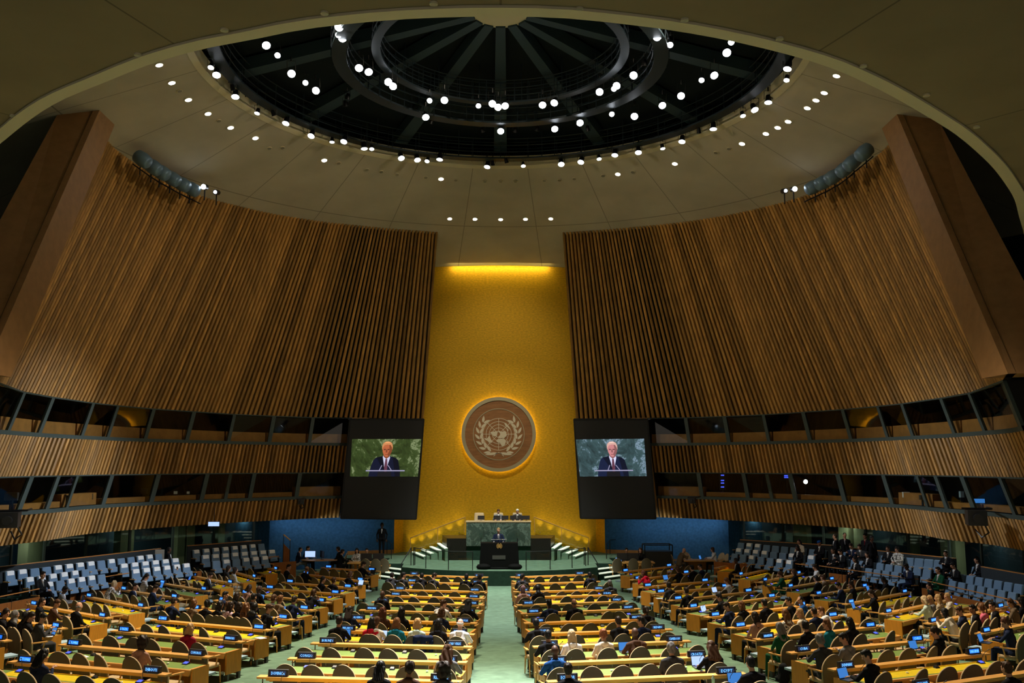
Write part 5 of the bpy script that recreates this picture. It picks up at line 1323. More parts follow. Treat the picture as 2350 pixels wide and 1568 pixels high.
def bodym(pose, yaw, pitch, fem):
    k = (pose, yaw, pitch, fem)
    if k not in BM_: BM_[k] = body(pose, yaw, pitch, fem)
    return BM_[k]
HD = dict(short='short {}hair', crop='cropped {}hair', bald='balding head', long='long straight {}hair', wavy='long wavy {}hair', bob='shoulder length {}hair', pony='{}ponytail', bun='{}hair bun', afro='big curly {}hair', curly='curly {}hair', hijab='{}headscarf', cap='{}cap', none='shaven head')
HN = dict(black='black ', dark='dark ', brown='brown ', chest='light brown ', blonde='blonde ', lblonde='pale blonde ', grey='grey ', red='reddish ', white='white ', pink='rose ', auburn='auburn ')
TN = dict(black='black', navy='navy', blue='bright blue', dgrey='charcoal', grey='grey', lgrey='light grey', white='white', cream='cream', red='red', teal='teal', mint='pale mint', brown='brown', rose='dusty rose', pink='pink', green='dark green', beige='beige', wine='wine red', lilac='lilac', tan='tan', print='printed', stripe='striped')
def person(loc, rz, hair, hc, top, pose, label, skin='skin1', fem=None, yaw=0, pitch=8, legs=None, scale=1.03, group=None, tie='navy', shirt=None, hmat=None, arm=None):
    if fem is None: fem = hair in ('long', 'wavy', 'bob', 'pony', 'bun', 'afro', 'hijab')
    yaw = 55 if yaw > 25 else (-55 if yaw < -25 else 0); pitch = 28 if pitch > 20 else 8
    me, C, H = bodym(pose, yaw, pitch, fem)
    o = new('person', me, loc=loc, rot=(0, 0, rz), scale=scale); tag(o, label, 'person', group)
    sh = shirt or (top if fem else 'white')
    ms = [MP[skin], MP['t_'+top], MP['t_'+(legs or ('black' if top in ('black', 'white', 'cream', 'red', 'teal', 'mint', 'rose') else top))], M['black'], MP['t_'+sh], MP['t_'+tie] if False else MP['h_black'], MP['lip']]
    for i, m in enumerate(ms): o.material_slots[i].link = 'OBJECT'; o.material_slots[i].material = m
    if hair != 'none':
        if hair not in HM: HM[hair] = hair_mesh(hair)
        h = new({'hijab': 'headscarf', 'cap': 'cap'}.get(hair, 'hair'), HM[hair], parent=o, loc=C, rot=H.to_euler())
        h.material_slots[0].link = 'OBJECT'; h.material_slots[0].material = MP[hmat] if hmat else MP['h_'+hc]
    return o
# laptops, papers, bottles
def laptop_parts(kind):
    b = MB(); b.box(-.16, .16, -.12, .11, 0, .018); k = MB(); k.poly([(-.14, -.03, .019), (.14, -.03, .019), (.14, .09, .019), (-.14, .09, .019)])
    T = Matrix.Translation((0, .11, .018)) @ Matrix.Rotation(R(-18), 4, 'X')
    l = MB(); l.box(-.16, .16, 0, .010, 0, .215); d = MB(); d.poly([(-.152, -.002, .012), (.152, -.002, .012), (.152, -.002, .205), (-.152, -.002, .205)])
    lm = l.mesh('lid', 'black' if kind != 'silver' else 'steel'); lm.transform(T); dm = d.mesh('display', {'white': 'lcdw', 'blue': 'lcdb', 'silver': 'lcdb', 'dark': 'black'}[kind]); dm.transform(T)
    return [('keyboard_base', b.mesh('base', 'steel'), None, [('keyboard', k.mesh('keys', 'black'))]), ('lid', lm, None, [('display', dm)])]
LAP = {k: laptop_parts(k) for k in ('white', 'blue', 'silver', 'dark')}
BOT = MB(); BOT.tube([(0, 0, 0), (0, 0, .14), (0, 0, .175), (0, 0, .19)], [.032, .032, .014, .014], 12); BC = MB(); BC.tube([(0, 0, .188), (0, 0, .205)], .016, 10); BOTP = [('bottle_body', BOT.mesh('bottle', 'bottle', smooth=True)), ('bottle_cap', BC.mesh('cap', 'white'))]
SHEET = MB(); SHEET.box(-.105, .105, -.15, .15, 0, .004); SHEETm = SHEET.mesh('paper', 'white')
# ---- delegates: x, y of the head in the photograph, hair, hair colour, top, pose, extras
PPL = [
 # centre left
 (926,1317,'short','black','dgrey','rest','y-55'),(965,1321,'short','black','black','lean',''),(990,1318,'short','dark','dgrey','phone','y-55'),(1101,1320,'curly','black','black','rest',''),
 (909,1328,'short','dark','dgrey','lean','Lwhite'),(1096,1332,'short','black','black','type','s3'),(878,1360,'none','black','black','rest','s3'),
 (879,1405,'wavy','auburn','brown','rest',''),(920,1405,'long','black','black','rest',''),(1010,1393,'short','brown','white','lean','y-55 s0'),(1075,1400,'long','black','black','type',''),
 (802,1411,'long','dark','navy','type',''),(855,1420,'long','black','red','rest','s1'),(911,1424,'bob','chest','teal','rest',''),(954,1429,'bob','blonde','mint','rest',''),(1013,1418,'bob','brown','navy','phone',''),
 (778,1436,'short','dark','black','type','Lblue'),(869,1442,'curly','brown','cream','type','Lwhite f'),(1006,1438,'long','black','black','rest',''),(1050,1440,'bald','white','white','type','Lwhite s0 legs'),
 (1027,1514,'wavy','brown','grey','type',''),(872,1534,'long','black','black','phone','s2'),(935,1536,'curly','dark','brown','phone','f s2'),(1019,1552,'afro','dark','dgrey','rest','s2'),
 # centre right
 (1354,1316,'short','black','black','phone','s3'),(1198,1332,'short','black','dgrey','type','Lblue y-55 s2'),(1200,1353,'hijab','pink','rose','rest','s2'),(1234,1354,'hijab','black','black','phone','s2'),(1399,1344,'crop','grey','dgrey','rest','s3'),
 (1261,1383,'crop','black','navy','type','s3'),(1317,1383,'bald','dark','black','rest','s2'),(1231,1427,'crop','black','black','type','s3'),(1487,1415,'pony','dark','black','lean','s1'),
 (1420,1428,'short','dark','black','phone',''),(1471,1423,'short','black','navy','rest','y55'),(1311,1464,'long','lblonde','white','rest',''),(1384,1463,'bun','red','cream','rest',''),
 (1258,1468,'short','black','black','type','s2'),(1458,1466,'none','black','brown','type','Lblue s3'),(1539,1490,'curly','grey','dgrey','rest',''),(1274,1516,'none','black','blue','type','s3'),(1633,1500,'wavy','brown','black','type','Lwhite'),
 (1303,1560,'short','dark','black','rest',''),(1724,1542,'short','black','black','type','Lblue'),
 # left wing
 (833,1303,'short','dark','black','type','Ldark y-55'),(663,1312,'short','black','black','rest','y-55'),(703,1310,'bald','dark','black','type','s2'),(803,1321,'bob','brown','black','type','Lwhite'),
 (742,1334,'long','black','black','rest','y-55'),(767,1340,'short','brown','black','rest',''),(571,1360,'bob','dark','rose','type','Lblue s2'),(580,1348,'bald','dark','black','rest','s3'),
 (545,1378,'bob','dark','black','rest','s2'),(583,1378,'short','black','black','rest',''),(627,1378,'short','brown','dgrey','type','Lsilver'),(711,1371,'curly','brown','black','lean',''),
 (567,1395,'wavy','chest','brown','rest',''),(615,1395,'short','brown','black','phone','y-55'),(674,1390,'short','dark','navy','type',''),(655,1403,'short','chest','tan','rest','f'),(531,1397,'long','dark','lilac','rest',''),
 (609,1411,'hijab','black','navy','type','Lwhite s2'),(398,1388,'short','dark','navy','type',''),(447,1381,'bob','chest','tan','rest',''),(450,1399,'curly','black','black','rest','f y55'),(464,1379,'bob','black','black','rest','s2'),(485,1388,'bob','dark','black','rest',''),
 (477,1402,'crop','brown','grey','phone',''),(438,1443,'bob','blonde','wine','rest',''),(330,1461,'afro','dark','rose','rest','s2'),
 # far left
 (147,1360,'short','black','grey','type','Ldark y-55 s3'),(252,1346,'curly','lblonde','print','lean','f'),(311,1333,'short','dark','navy','rest','y-55'),(335,1328,'long','dark','stripe','type','Lsilver y-55'),(402,1314,'pony','dark','cream','type','Lblue y-55'),
 (480,1337,'short','dark','dgrey','phone','y-55'),(525,1302,'bob','dark','dgrey','rest',''),(541,1302,'bob','dark','stripe','rest',''),(354,1361,'short','dark','navy','phone','y-55'),(527,1358,'short','black','navy','rest','y-55'),
 (69,1430,'long','dark','black','type','Lblue y-55'),(36,1405,'hijab','grey','black','rest',''),(65,1409,'hijab','black','black','rest',''),(89,1407,'short','black','dgrey','phone','y-55'),(98,1397,'long','dark','black','rest','y-55'),(128,1398,'short','brown','brown','type','y-55'),
 (182,1406,'bald','grey','black','rest',''),(11,1431,'bob','dark','black','type','y-55'),(96,1488,'long','black','navy','phone',''),
 # right wing
 (1484,1322,'bob','auburn','red','lean',''),(1556,1311,'bob','brown','black','type','Lblue'),(1587,1309,'short','black','black','rest',''),(1606,1303,'short','black','navy','rest','y55'),(1669,1339,'long','chest','white','type','Lwhite y55'),
 (1534,1352,'bun','dark','dgrey','rest',''),(1574,1366,'short','dark','black','rest',''),(1652,1379,'bun','black','black','type','Lwhite y55'),(1688,1297,'short','black','black','rest','s3 y55'),
 (1670,1404,'short','dark','navy','type','y55'),(1687,1420,'bob','chest','black','rest',''),(1731,1418,'long','dark','rose','rest',''),(1753,1400,'short','black','black','rest',''),
 (1806,1300,'curly','grey','black','rest','m'),(1820,1304,'bob','brown','black','rest',''),(1791,1327,'bob','brown','green','type','Ldark y55'),(1871,1314,'long','dark','white','type','y55'),(1888,1317,'short','brown','tan','rest',''),
 (1877,1346,'short','black','black','rest',''),(1927,1354,'short','black','navy','phone','y55'),(1952,1336,'bob','dark','black','rest','y55 s2'),(2029,1344,'bob','black','black','type','Lblue y55 s3'),(2001,1374,'long','dark','black','type','Lsilver y55'),
 (1809,1374,'short','black','black','rest','y55'),(1830,1391,'crop','black','blue','rest','y55'),(1801,1399,'wavy','chest','print','rest',''),(1827,1415,'long','blonde','cream','rest','y55'),(1860,1402,'crop','dark','navy','rest',''),(1875,1397,'short','chest','white','lean','y55 s0'),
 (1788,1438,'wavy','grey','green','rest',''),(1847,1442,'bun','black','black','rest',''),(1896,1435,'bob','chest','teal','rest','y55'),(1948,1436,'long','black','black','rest',''),
 (1883,1474,'curly','grey','dgrey','type','m'),(1941,1471,'short','black','grey','phone','y55'),(1993,1527,'short','black','black','type','Lblue y55'),
 (2148,1468,'pony','dark','black','type','Lblue y55'),(2131,1358,'long','black','black','rest','y55'),(2123,1372,'bob','lblonde','mint','type',''),(2151,1372,'long','blonde','beige','rest',''),(2173,1365,'bob','blonde','cream','rest','y55'),
 (2140,1410,'bob','blonde','grey','rest','y55'),(2183,1421,'bob','black','cream','lean',''),(2198,1399,'short','brown','navy','type','y55'),(2231,1394,'short','black','black','rest','y55 s2'),(2251,1395,'pony','chest','pink','rest',''),(2276,1380,'short','black','black','rest','y55'),
 (2322,1402,'bob','brown','tan','phone','y55'),(2338,1391,'long','black','black','rest',''),(2309,1428,'pony','auburn','navy','type','Lsilver y55'),(2309,1549,'short','brown','black','rest',''),
]
def fit_desk(px, py):
    best = None
    for D in DESKS:
        h = D['L']/2
        lo, hi = -h-.45, h+.45
        a, b = proj(local(D, lo, -.93, 1.26)), proj(local(D, hi, -.93, 1.26))
        if not (min(a[0], b[0])-2 <= px <= max(a[0], b[0])+2): continue
        for _ in range(25):
            m = (lo+hi)/2; q = proj(local(D, m, -.93, 1.26))
            if q[0] < px: lo = m
            else: hi = m
        e = abs(q[1]-py)+(4 if abs(m) > h else 0)
        if best is None or e < best[0]: best = (e, D, m, q)
    return best
SK = {'s0': 'skin0', 's1': 'skin1', 's2': 'skin2', 's3': 'skin3'}
used_lab = {}
worst = []
PEOPLE = []
for P_ in PPL:
    px, py, hr, hcl, tp, pose, ex = P_; b = fit_desk(px, py)
    if not b: print('no desk for', P_); continue
    e, D, x, q = b; exs = ex.split()
    for k in range(4):                       # keep neighbours at least a shoulder apart
        for Q in D['people']:
            if abs(Q['x']-x) < .56: x = Q['x']+(.57 if x >= Q['x'] else -.57)
    yaw = next((int(t[1:]) for t in exs if t[0] == 'y' and t[1:].lstrip('-').isdigit()), 0)
    D['people'].append(dict(x=x, y=-.98, yaw=R(yaw*.3))); PEOPLE.append((P_, D, x, exs, yaw))
    if e > 14: worst.append((P_[:2], D['bk'], D['row'], round(q[1])))
print('people', len(PEOPLE), 'off', worst)
for P_, D, x, exs, yaw in PEOPLE:
    px, py, hr, hcl, tp, pose, ex = P_
    loc = local(D, x, -.98); loc.z = fz(loc.y)
    sk = next((SK[t] for t in exs if t in SK), 'skin1'); fem = True if 'f' in exs else (False if 'm' in exs else None)
    base = 'person with %s in %s %s' % (HD[hr].format(HN[hcl]), TN[tp], 'top' if (fem or hr in ('long', 'wavy', 'bob', 'pony', 'bun', 'afro', 'hijab')) else ('shirt' if tp in ('white',) else 'jacket'))
    lab = base+', %s row %s' % (ORD[D['row']], BN[D['bk']])
    L = [t for t in exs if t[0] == 'L']
    if lab in LABELS: lab += ', further right'
    person(loc, D['rz']+R(yaw*.25), hr, hcl, tp, pose, lab, skin=sk, fem=fem, yaw=-yaw if False else yaw, pitch=28 if pose in ('phone', 'type') else 8, hmat='h_pink' if hcl == 'pink' else None)
    if L:
        k = L[0][1:]; x2 = x+.06*(1 if yaw < 0 else -1)
        p = local(D, x2, -.40, .749)
        place('laptop', LAP[k], p, D['rz']+R(yaw*.2), 'laptop with %s screen before the %s, %s row %s' % (dict(white='white', blue='blue', silver='blue', dark='dark')[k], base.replace('person with ', '').replace('long straight', 'long').replace('shoulder length', 'bobbed').split(' in ')[0], ORD[D['row']], BN[D['bk']]), 'laptop', 'open laptops')
place_chairs()
def desk(bk, row): return next(d for d in DESKS if d['bk'] == bk and d['row'] == row)
def on_desk_at(bk, row, px, y=-.4):
    D = desk(bk, row); lo, hi = -D['L']/2, D['L']/2
    for _ in range(25):
        m = (lo+hi)/2; q = proj(local(D, m, y, .75)); lo, hi = (m, hi) if q[0] < px else (lo, m)
    return D, m
for i, (bk, row, px, lab) in enumerate((('CR', 9, 1295, 'left of two clear water bottles in front of the long blonde hair'), ('CR', 9, 1304, 'right of two clear water bottles in front of the long blonde hair'), ('CR', 9, 1368, 'single clear water bottle on green desk, ninth row, right centre block'), ('CL', 7, 890, 'clear water bottle by the auburn haired person, left centre block'), ('CL', 6, 1093, 'clear water bottle at the aisle end, sixth row left centre block'), ('CL', 11, 1051, 'clear water bottle on the nearest shelf left of the aisle'), ('RM', 7, 1757, 'slim steel water bottle on a desk of the right wing block'), ('CR', 11, 1637, 'tall dark flask on the nearest desk right of the aisle'), ('RF', 6, 2091, 'clear water bottle at the far end, sixth row far right block'), ('RM', 3, 1511, 'clear water bottle on third row desk, right wing block'))):
    D, m = on_desk_at(bk, row, px, -.3); place('water_bottle', BOTP, local(D, m, -.3, .751), 0, lab, 'bottle')
for i, (bk, row, px, lab) in enumerate((('LM', 10, 190, 'white sheet of paper alone on green desk, tenth row left wing'), ('LM', 8, 642, 'white paper under the laptop, eighth row left wing'), ('LF', 8, 128, 'white paper beside the laptop, eighth row far left block'), ('CL', 8, 1015, 'loose white papers left of the white shirt person'), ('RM', 4, 1515, 'white paper at the near end, fourth row right wing'), ('CR', 7, 1440, 'grey folder of papers between two suited people'))):
    D, m = on_desk_at(bk, row, px, -.45); o = new('paper_sheet', SHEETm, loc=local(D, m, -.45, .752), rot=(0, 0, D['rz']+random.uniform(.6, 1.4))); tag(o, lab, 'paper')
# jackets and bags
def blob(name, prims, m, loc, rz, lab, cat):
    P = Prims()
    for q in prims: (P.cap if q[0] == 'c' else P.ell)(*q[1:])
    o = new(name, P.build(name, .012, [m], smooth=3, noise=wob(.006, 30)), loc=loc, rot=(0, 0, rz)); tag(o, lab, cat); return o
D, m = on_desk_at('CL', 8, 980, -.98); p = local(D, m, -.98-.0); p.z = fz(p.y)
blob('draped_jacket', [('c', (-.2, -.40, .98), (.2, -.40, .98), .075, .075, 0), ('c', (-.22, -.42, .9), (-.2, -.40, .5), .06, .05, 0), ('c', (.22, -.42, .9), (.2, -.40, .5), .06, .05, 0), ('c', (0, -.40, .95), (0, -.40, .45), .085, .07, 0)], MP['t_navy'], p, D['rz'], 'dark navy jacket draped over a chair back, eighth row left centre block', 'jacket')
D, m = on_desk_at('RM', 9, 1733, -1.0); p = local(D, -D['L']/2-.05, -1.0); p.z = fz(p.y)
blob('backpack', [('c', (0, 0, .16), (0, 0, .42), .15, .11, 0), ('c', (-.08, .1, .14), (.08, .1, .14), .09, .09, 0), ('c', (-.06, 0, .5), (.06, 0, .5), .02, .02, 0)], MP['t_black'], p+Vector((-.1, -.5, 0)), 0, 'black backpack on the carpet at the end of the ninth row, right wing', 'bag')
D = desk('RF', 8); p = local(D, -D['L']/2-.35, -.6); p.z = fz(p.y)
blob('handbag', [('c', (-.1, 0, .14), (.1, 0, .14), .12, .12, 0), ('c', (-.08, 0, .3), (.08, 0, .3), .08, .08, 0)], MP['t_lilac'], p, .4, 'pink and white bag hanging beside the eighth row, far right block', 'bag')
#@@PART6
# ================================================================== BLUE SEATS ALONG THE WALLS
def seat_parts():
    P = []
    b = MB(); b.hexa([(-.235, -.22, .40), (.235, -.22, .40), (.235, -.12, .40), (-.235, -.12, .40), (-.205, -.34, .95), (.205, -.34, .95), (.205, -.24, .95), (-.205, -.24, .95)]); P.append(('backrest', b.mesh('backrest', 'blueseat', bevel=.03)))
    b = MB(); b.hexa([(-.25, -.27, .15), (.25, -.27, .15), (.25, -.22, .15), (-.25, -.22, .15), (-.225, -.39, .93), (.225, -.39, .93), (.225, -.345, .93), (-.225, -.345, .93)]); P.append(('back_shell', b.mesh('back_shell', 'blackm')))
    b = MB(); b.hexa([(-.225, -.12, .38), (.225, -.12, .38), (.225, .0, .42), (-.225, .0, .42), (-.215, -.15, .62), (.215, -.15, .62), (.215, -.09, .64), (-.215, -.09, .64)]); P.append(('folded_seat', b.mesh('folded_seat', 'blueseat', bevel=.02)))
    for x in (-1, 1):
        b = MB(); b.box(*sorted((x*.255, x*.28)), -.30, .02, .0, .55); P.append(('side_panel', b.mesh('side_panel', 'blackm')))
        b = MB(); b.box(*sorted((x*.245, x*.29)), -.25, .12, .56, .59); P.append(('armrest', b.mesh('armrest', 'oak')))
    return P
SEAT = seat_parts()
_c = MB(); _c.hexa([(-.15, -.200, .80), (.15, -.200, .80), (.15, -.188, .80), (-.15, -.188, .80), (-.15, -.236, .955), (.15, -.236, .955), (.15, -.224, .957), (-.15, -.224, .957)]); _c.box(-.15, .15, -.35, -.237, .952, .962); COVER = _c.mesh('reserved_sheet', 'white')
TH = {'back': (1.75, .80), 'mid': (1.60, .65), 'front': (1.45, .50)}
z1 = lambda x, y: (x/3.917, 1180+y/3.917)
z4 = lambda x, y: (1700+x/3.615, 1180+y/3.615)
ROWS = [  # side, group, row, start px, end px, count, share of covers
 ('left', 'near', 'back', z1(85, 515), z1(1420, 360), 15, .62), ('left', 'near', 'mid', z1(260, 572), z1(760, 500), 6, .8), ('left', 'centre', 'mid', z1(1110, 450), z1(1570, 402), 6, 1),
 ('left', 'near', 'front', z1(435, 615), z1(905, 545), 6, .5), ('left', 'centre', 'front', z1(1215, 500), z1(1670, 448), 6, 1),
 ('left', 'far', 'back', z1(1760, 325), z1(2345, 268), 8, .9), ('left', 'far', 'mid', z1(1845, 372), z1(2440, 325), 8, 1), ('left', 'far', 'front', z1(1940, 422), z1(2376, 381), 6, .8),
 ('right', 'far', 'back', (1701.5, 1246), (1866, 1261), 9, .2), ('right', 'far', 'mid', (1697, 1259.6), (1863, 1276), 9, .85), ('right', 'far', 'front', (1687, 1271), (1813, 1287), 7, .3),
 ('right', 'centre', 'back', (1945, 1268), (2178, 1288), 12, 0), ('right', 'centre', 'mid', (1925, 1281), (2129, 1307), 11, 0), ('right', 'centre', 'front', (1976, 1302), (2098, 1320), 7, 0),
 ('right', 'near', 'back', (2240, 1302), (2345, 1320), 6, 0), ('right', 'near', 'mid', (2188, 1315), (2339, 1341), 8, 0), ('right', 'near', 'front', (2188, 1333.5), (2325, 1360), 7, 0)]
PLACES = {}
SEATP = [
 ('left', 'near', 'front', 6, 'short', 'dark', 'black', 'cross', 's1', 'dark suited seated person at the left edge of the picture'),
 ('right', 'far', 'back', 1846, 'long', 'black', 'cream', 'rest', 's1', 'person with long black hair and pale coat on rear blue row'),
 ('right', 'far', 'back', 1889, 'cap', 'navy', 'black', 'cross', 's2', 'person in blue cap and black uniform on a blue seat'),
 ('right', 'far', 'mid', 1836, 'bob', 'black', 'black', 'rest', 's3', 'person all in black on the middle blue row, far right group'),
 ('right', 'centre', 'back', 1954, 'short', 'dark', 'navy', 'phone', 's1', 'person in navy suit and white shirt reading a phone, rear blue row'),
 ('right', 'centre', 'back', 1990, 'short', 'dark', 'dgrey', 'phone', 's1', 'person in charcoal suit looking down behind the dark haired person'),
 ('right', 'centre', 'mid', 2001, 'bob', 'black', 'black', 'cross', 's1', 'person in black jacket and white blouse, middle blue row'),
 ('right', 'centre', 'back', 2046, 'short', 'dark', 'black', 'cross', 's2', 'person in black suit leaning back on the rear blue row'),
 ('right', 'centre', 'back', 2068, 'curly', 'black', 'print', 'cross', 's1', 'person in black and white printed top on rear blue row'),
 ('right', 'centre', 'mid', 1930, 'short', 'black', 'black', 'rest', 's2', 'dark clothed person bending forward on middle blue row'),
 ('right', 'centre', 'mid', 1950, 'short', 'black', 'black', 'phone', 's1', 'dark suited person holding a phone on the middle blue row'),
 ('right', 'centre', 'front', 1976, 'bob', 'black', 'black', 'rest', 's2', 'person in black at the near left end of the front blue row'),
 ('right', 'centre', 'front', 2093, 'short', 'black', 'navy', 'phone', 's3', 'person in navy suit on front blue row beside the green top'),
 ('right', 'centre', 'back', 2168, 'short', 'black', 'black', 'back', 's1', 'person in black coat leaning back at the end of the rear blue row'),
 ('right', 'near', 'front', 2175, 'short', 'dark', 'green', 'cross', 's1', 'person in dark green shirt stretching an arm on the front blue row'),
 ('right', 'near', 'mid', 2215, 'short', 'black', 'black', 'phone', 's1', 'person in black with dark headgear on the right edge seats'),
 ('right', 'near', 'back', 2262, 'long', 'black', 'black', 'rest', 's1', 'person with long black hair at the back of the right edge seats'),
]
for side, grp, row, a, b, n, cov in ROWS:
    zt4, tz = TH[row]
    A, B = at_z(a[0], a[1], zt4), at_z(b[0], b[1], zt4)
    d = (B-A); d.z = 0; ln = d.length; d.normalize()
    inward = Vector((d.y, -d.x, 0));
    if inward.x*(1 if side == 'left' else -1) < 0: inward = -inward
    rz = math.atan2(-inward.x, inward.y)
    off = inward*.29
    occ = {}
    for sp in SEATP:
        if sp[0] == side and sp[1] == grp and sp[2] == row:
            bi = min((i for i in range(-1, n+1) if i not in occ), key=lambda i: abs(proj(tuple(A.lerp(B, i/(n-1)).to_2d())+(tz+1.25,))[0]-sp[3])); occ[bi] = sp
    lo, hi = min([0]+list(occ)), max([n-1]+list(occ))
    # tier under the row
    e0, e1 = A-d*.6+off, B+d*.6+off; e0.z = e1.z = 0; w0, w1 = inward*.55, -inward*.55
    mb = MB(); q = [e0+w0, e1+w0, e1+w1, e0+w1]; mb.hexa([p-Vector((0, 0, .05)) for p in q]+[p+Vector((0, 0, tz)) for p in q])
    struct('floor', mb.mesh('seat_tier', 'riser'))
    for i in range(lo, hi+1):
        p = A.lerp(B, i/(n-1))+off; p.z = tz
        place('auditorium_seat', SEAT, p, rz, 'blue padded seat, %s from %s end, %s row, %s group along the %s wall' % (ORD[i+1-lo], 'near' if side == 'left' else 'stage', row, grp, side), 'seat', 'blue seats along the side walls', scale=(.98, 1, 1))
        if i in occ:
            s_ = occ[i]; person(p+Vector((0, 0, .02)), rz, s_[4], s_[5], s_[6], s_[7], s_[9], skin=SK[s_[8]], pitch=28 if s_[7] == 'phone' else 8, hmat='t_blue' if s_[4] == 'cap' else None, shirt='white' if s_[6] in ('navy', 'black', 'dgrey') else None)
        elif random.random() < cov:
            o = new('paper_cover', COVER, loc=p, rot=(0, 0, rz)); tag(o, 'white sheet over blue seat, %s from %s end, %s row, %s group, %s wall' % (ORD[i+1-lo], 'near' if side == 'left' else 'stage', row, grp, side), 'paper', 'white sheets on the blue seats')
# wooden parapets in front of the seats, thin rails above them
def run(pts, z): return [at_z(x, y, z) for x, y in pts]
PAR = [('left', [(-60, 1399), (92, 1370)]), ('left', [(134, 1358.7), (281, 1335.7)]), ('left', [(340, 1323), (463, 1310.7)]), ('left', [(556, 1297.8), (680, 1288.5)]),
       ('right', [(1638, 1289), (1783, 1301)]), ('right', [(1902, 1315.5), (2076, 1337.7)]), ('right', [(2115, 1350), (2295, 1393), (2400, 1420)])]
for k, (side, pts) in enumerate(PAR):
    q = run(pts, 1.05)
    for a, b in zip(q, q[1:]):
        d = (b-a).normalized(); nn = Vector((-d.y, d.x, 0))*.08
        mb = MB(); base = [Vector((p.x, p.y, 0)) for p in (a, b)]
        mb.hexa([base[0], base[1], base[1]+nn, base[0]+nn, a, b, b+nn, a+nn]); struct('wall_'+side, mb.mesh('parapet', 'parapet'))
RL = [('left', [(-40, 1378), (90, 1352)], 'nearest the viewer'), ('left', [(137, 1341), (281, 1318), (434, 1296)], 'in the middle'), ('left', [(505, 1290), (640, 1277)], 'nearest the stage'),
      ('right', [(1690, 1277), (1855, 1298)], 'nearest the stage'), ('right', [(1880, 1299), (2108, 1330)], 'in the middle'), ('right', [(2115, 1331), (2350, 1384)], 'nearest the viewer')]
for side, pts, wh in RL:
    q = run(pts, 1.32); parts = []
    t = MB(); t.tube(q, .022, 6); parts.append(('rail', t.mesh('rail', 'counter')))
    L = (q[-1]-q[0]).length; n = max(2, int(L/1.3))
    for i in range(n+1):
        s_ = i/n*(len(q)-1); j = min(len(q)-2, int(s_)); p = q[j].lerp(q[j+1], s_-j); t = MB(); t.tube([(p.x, p.y, .0), p], .015, 5); parts.append(('post', t.mesh('post', 'blackm')))
    place('guard_rail', parts, (0, 0, 0), 0, 'thin wooden rail on black posts before the %s blue seats, %s' % (side, wh), 'railing')
for side, pts in (('left', [(-60, 1310), (0, 1302.5), (370, 1260)]), ('left', [(431, 1254), (600, 1241.3)]), ('right', [(1700, 1239.5), (1910, 1252.5)]), ('right', [(1960, 1259), (2195, 1283)]), ('right', [(2256, 1301.7), (2350, 1318), (2400, 1328)])):
    q = run(pts, 1.86)
    for a, b in zip(q, q[1:]):
        d = (b-a).normalized(); nn = Vector((-d.y, d.x, 0))*(.1 if side == 'left' else -.1)
        mb = MB(); z = Vector((0, 0, 1.83))
        mb.hexa([a-z, b-z, b-z+nn, a-z+nn, a, b, b+nn, a+nn]); struct('wall_'+side, mb.mesh('seat_wall', 'seatwall'))
        c = MB(); h = Vector((0, 0, .03)); c.hexa([a, b, b+nn, a+nn, a+h, b+h, b+nn+h, a+nn+h]); struct('trim_8', c.mesh('wall_cap', 'counter'))
# sheet hung on the wall end, left
p = at_z(367, 1262, 1.84); mb = MB(); mb.box(-.22, .22, -.01, .0, -.75, .02)
o = new('paper_notice', mb.mesh('paper_notice', 'white'), loc=p+Vector((.05, -.14, 0))); tag(o, 'long white paper hanging from the end of the left grey wall', 'paper')
# standing people and others behind the right seats
for x, y, hr, hcl, tp, sk, lab, rz, shirt in ((1918, 1230, 'crop', 'dark', 'black', 's1', 'standing person in black suit seen from the side, right aisle', R(60), 'white'), (1938, 1227, 'crop', 'dark', 'black', 's1', 'standing person in black suit with light blue shirt and beard', R(170), 'lgrey'),
        (1986, 1229, 'short', 'black', 'black', 's2', 'standing person with dark red shirt before the green pier', R(120), 'wine'), (1999, 1234, 'short', 'black', 'black', 's3', 'standing person in black turned away before the green pier', R(200), 'black')):
    p = at_z(x, y, 2.55); p.z = .8
    mb = MB(); mb.box(p.x-.4, p.x+.4, p.y-.4, p.y+.4, 0, .8); struct('floor', mb.mesh('aisle_tier', 'riser'))
    person(p, rz, hr, hcl, tp, 'stand', lab, skin=SK[sk], shirt=shirt)
p = at_z(388, 1232, 2.6); p.z = .3
mb = MB(); mb.box(p.x-.4, p.x+.8, p.y-.4, p.y+.4, 0, .3); struct('floor', mb.mesh('aisle_tier', 'riser'))
person(p, R(-60), 'crop', 'black', 'black', 'stand', 'dim standing person in black behind the left grey wall', skin='skin3')

# ================================================================== STAFF TABLES, GUARD, ROSTRUM PARTY, SPEAKER
p = at_y(877, 1203, 53.0); person((p.x, 53.0, DZ), R(180), 'bun', 'black', 'black', 'stand', 'guard in black jacket and white shirt standing at the blue wall', skin='skin3', fem=True, shirt='white', scale=1.06)
p = at_y(1144, 1225, PY+1.15)
mb = MB(); mb.box(p.x-.5, p.x+.5, PY+.85, PY+1.6, DZ, DZ+.12); o = new('speaker_step', mb.mesh('speaker_step', 'podcloth')); tag(o, 'low black step behind the podium', 'step')
person((p.x, PY+1.12, DZ+.12), R(180), 'short', 'blonde', 'navy', 'speaker', 'speaker with fair hair and navy suit behind the podium', skin='skin0', scale=1.03)
def monitor(lit):
    b = MB(); b.box(-.30, .30, 0, .03, .10, .46); s_ = MB(); s_.box(-.12, .12, -.06, .10, 0, .012); s_.box(-.02, .02, .02, .04, 0, .15)
    d = MB(); d.poly([(-.28, -.003, .12), (.28, -.003, .12), (.28, -.003, .44), (-.28, -.003, .44)])
    return [('housing', b.mesh('housing', 'black')), ('stand', s_.mesh('stand', 'blackm')), ('display', d.mesh('display', 'lcdw' if lit else 'black'))]
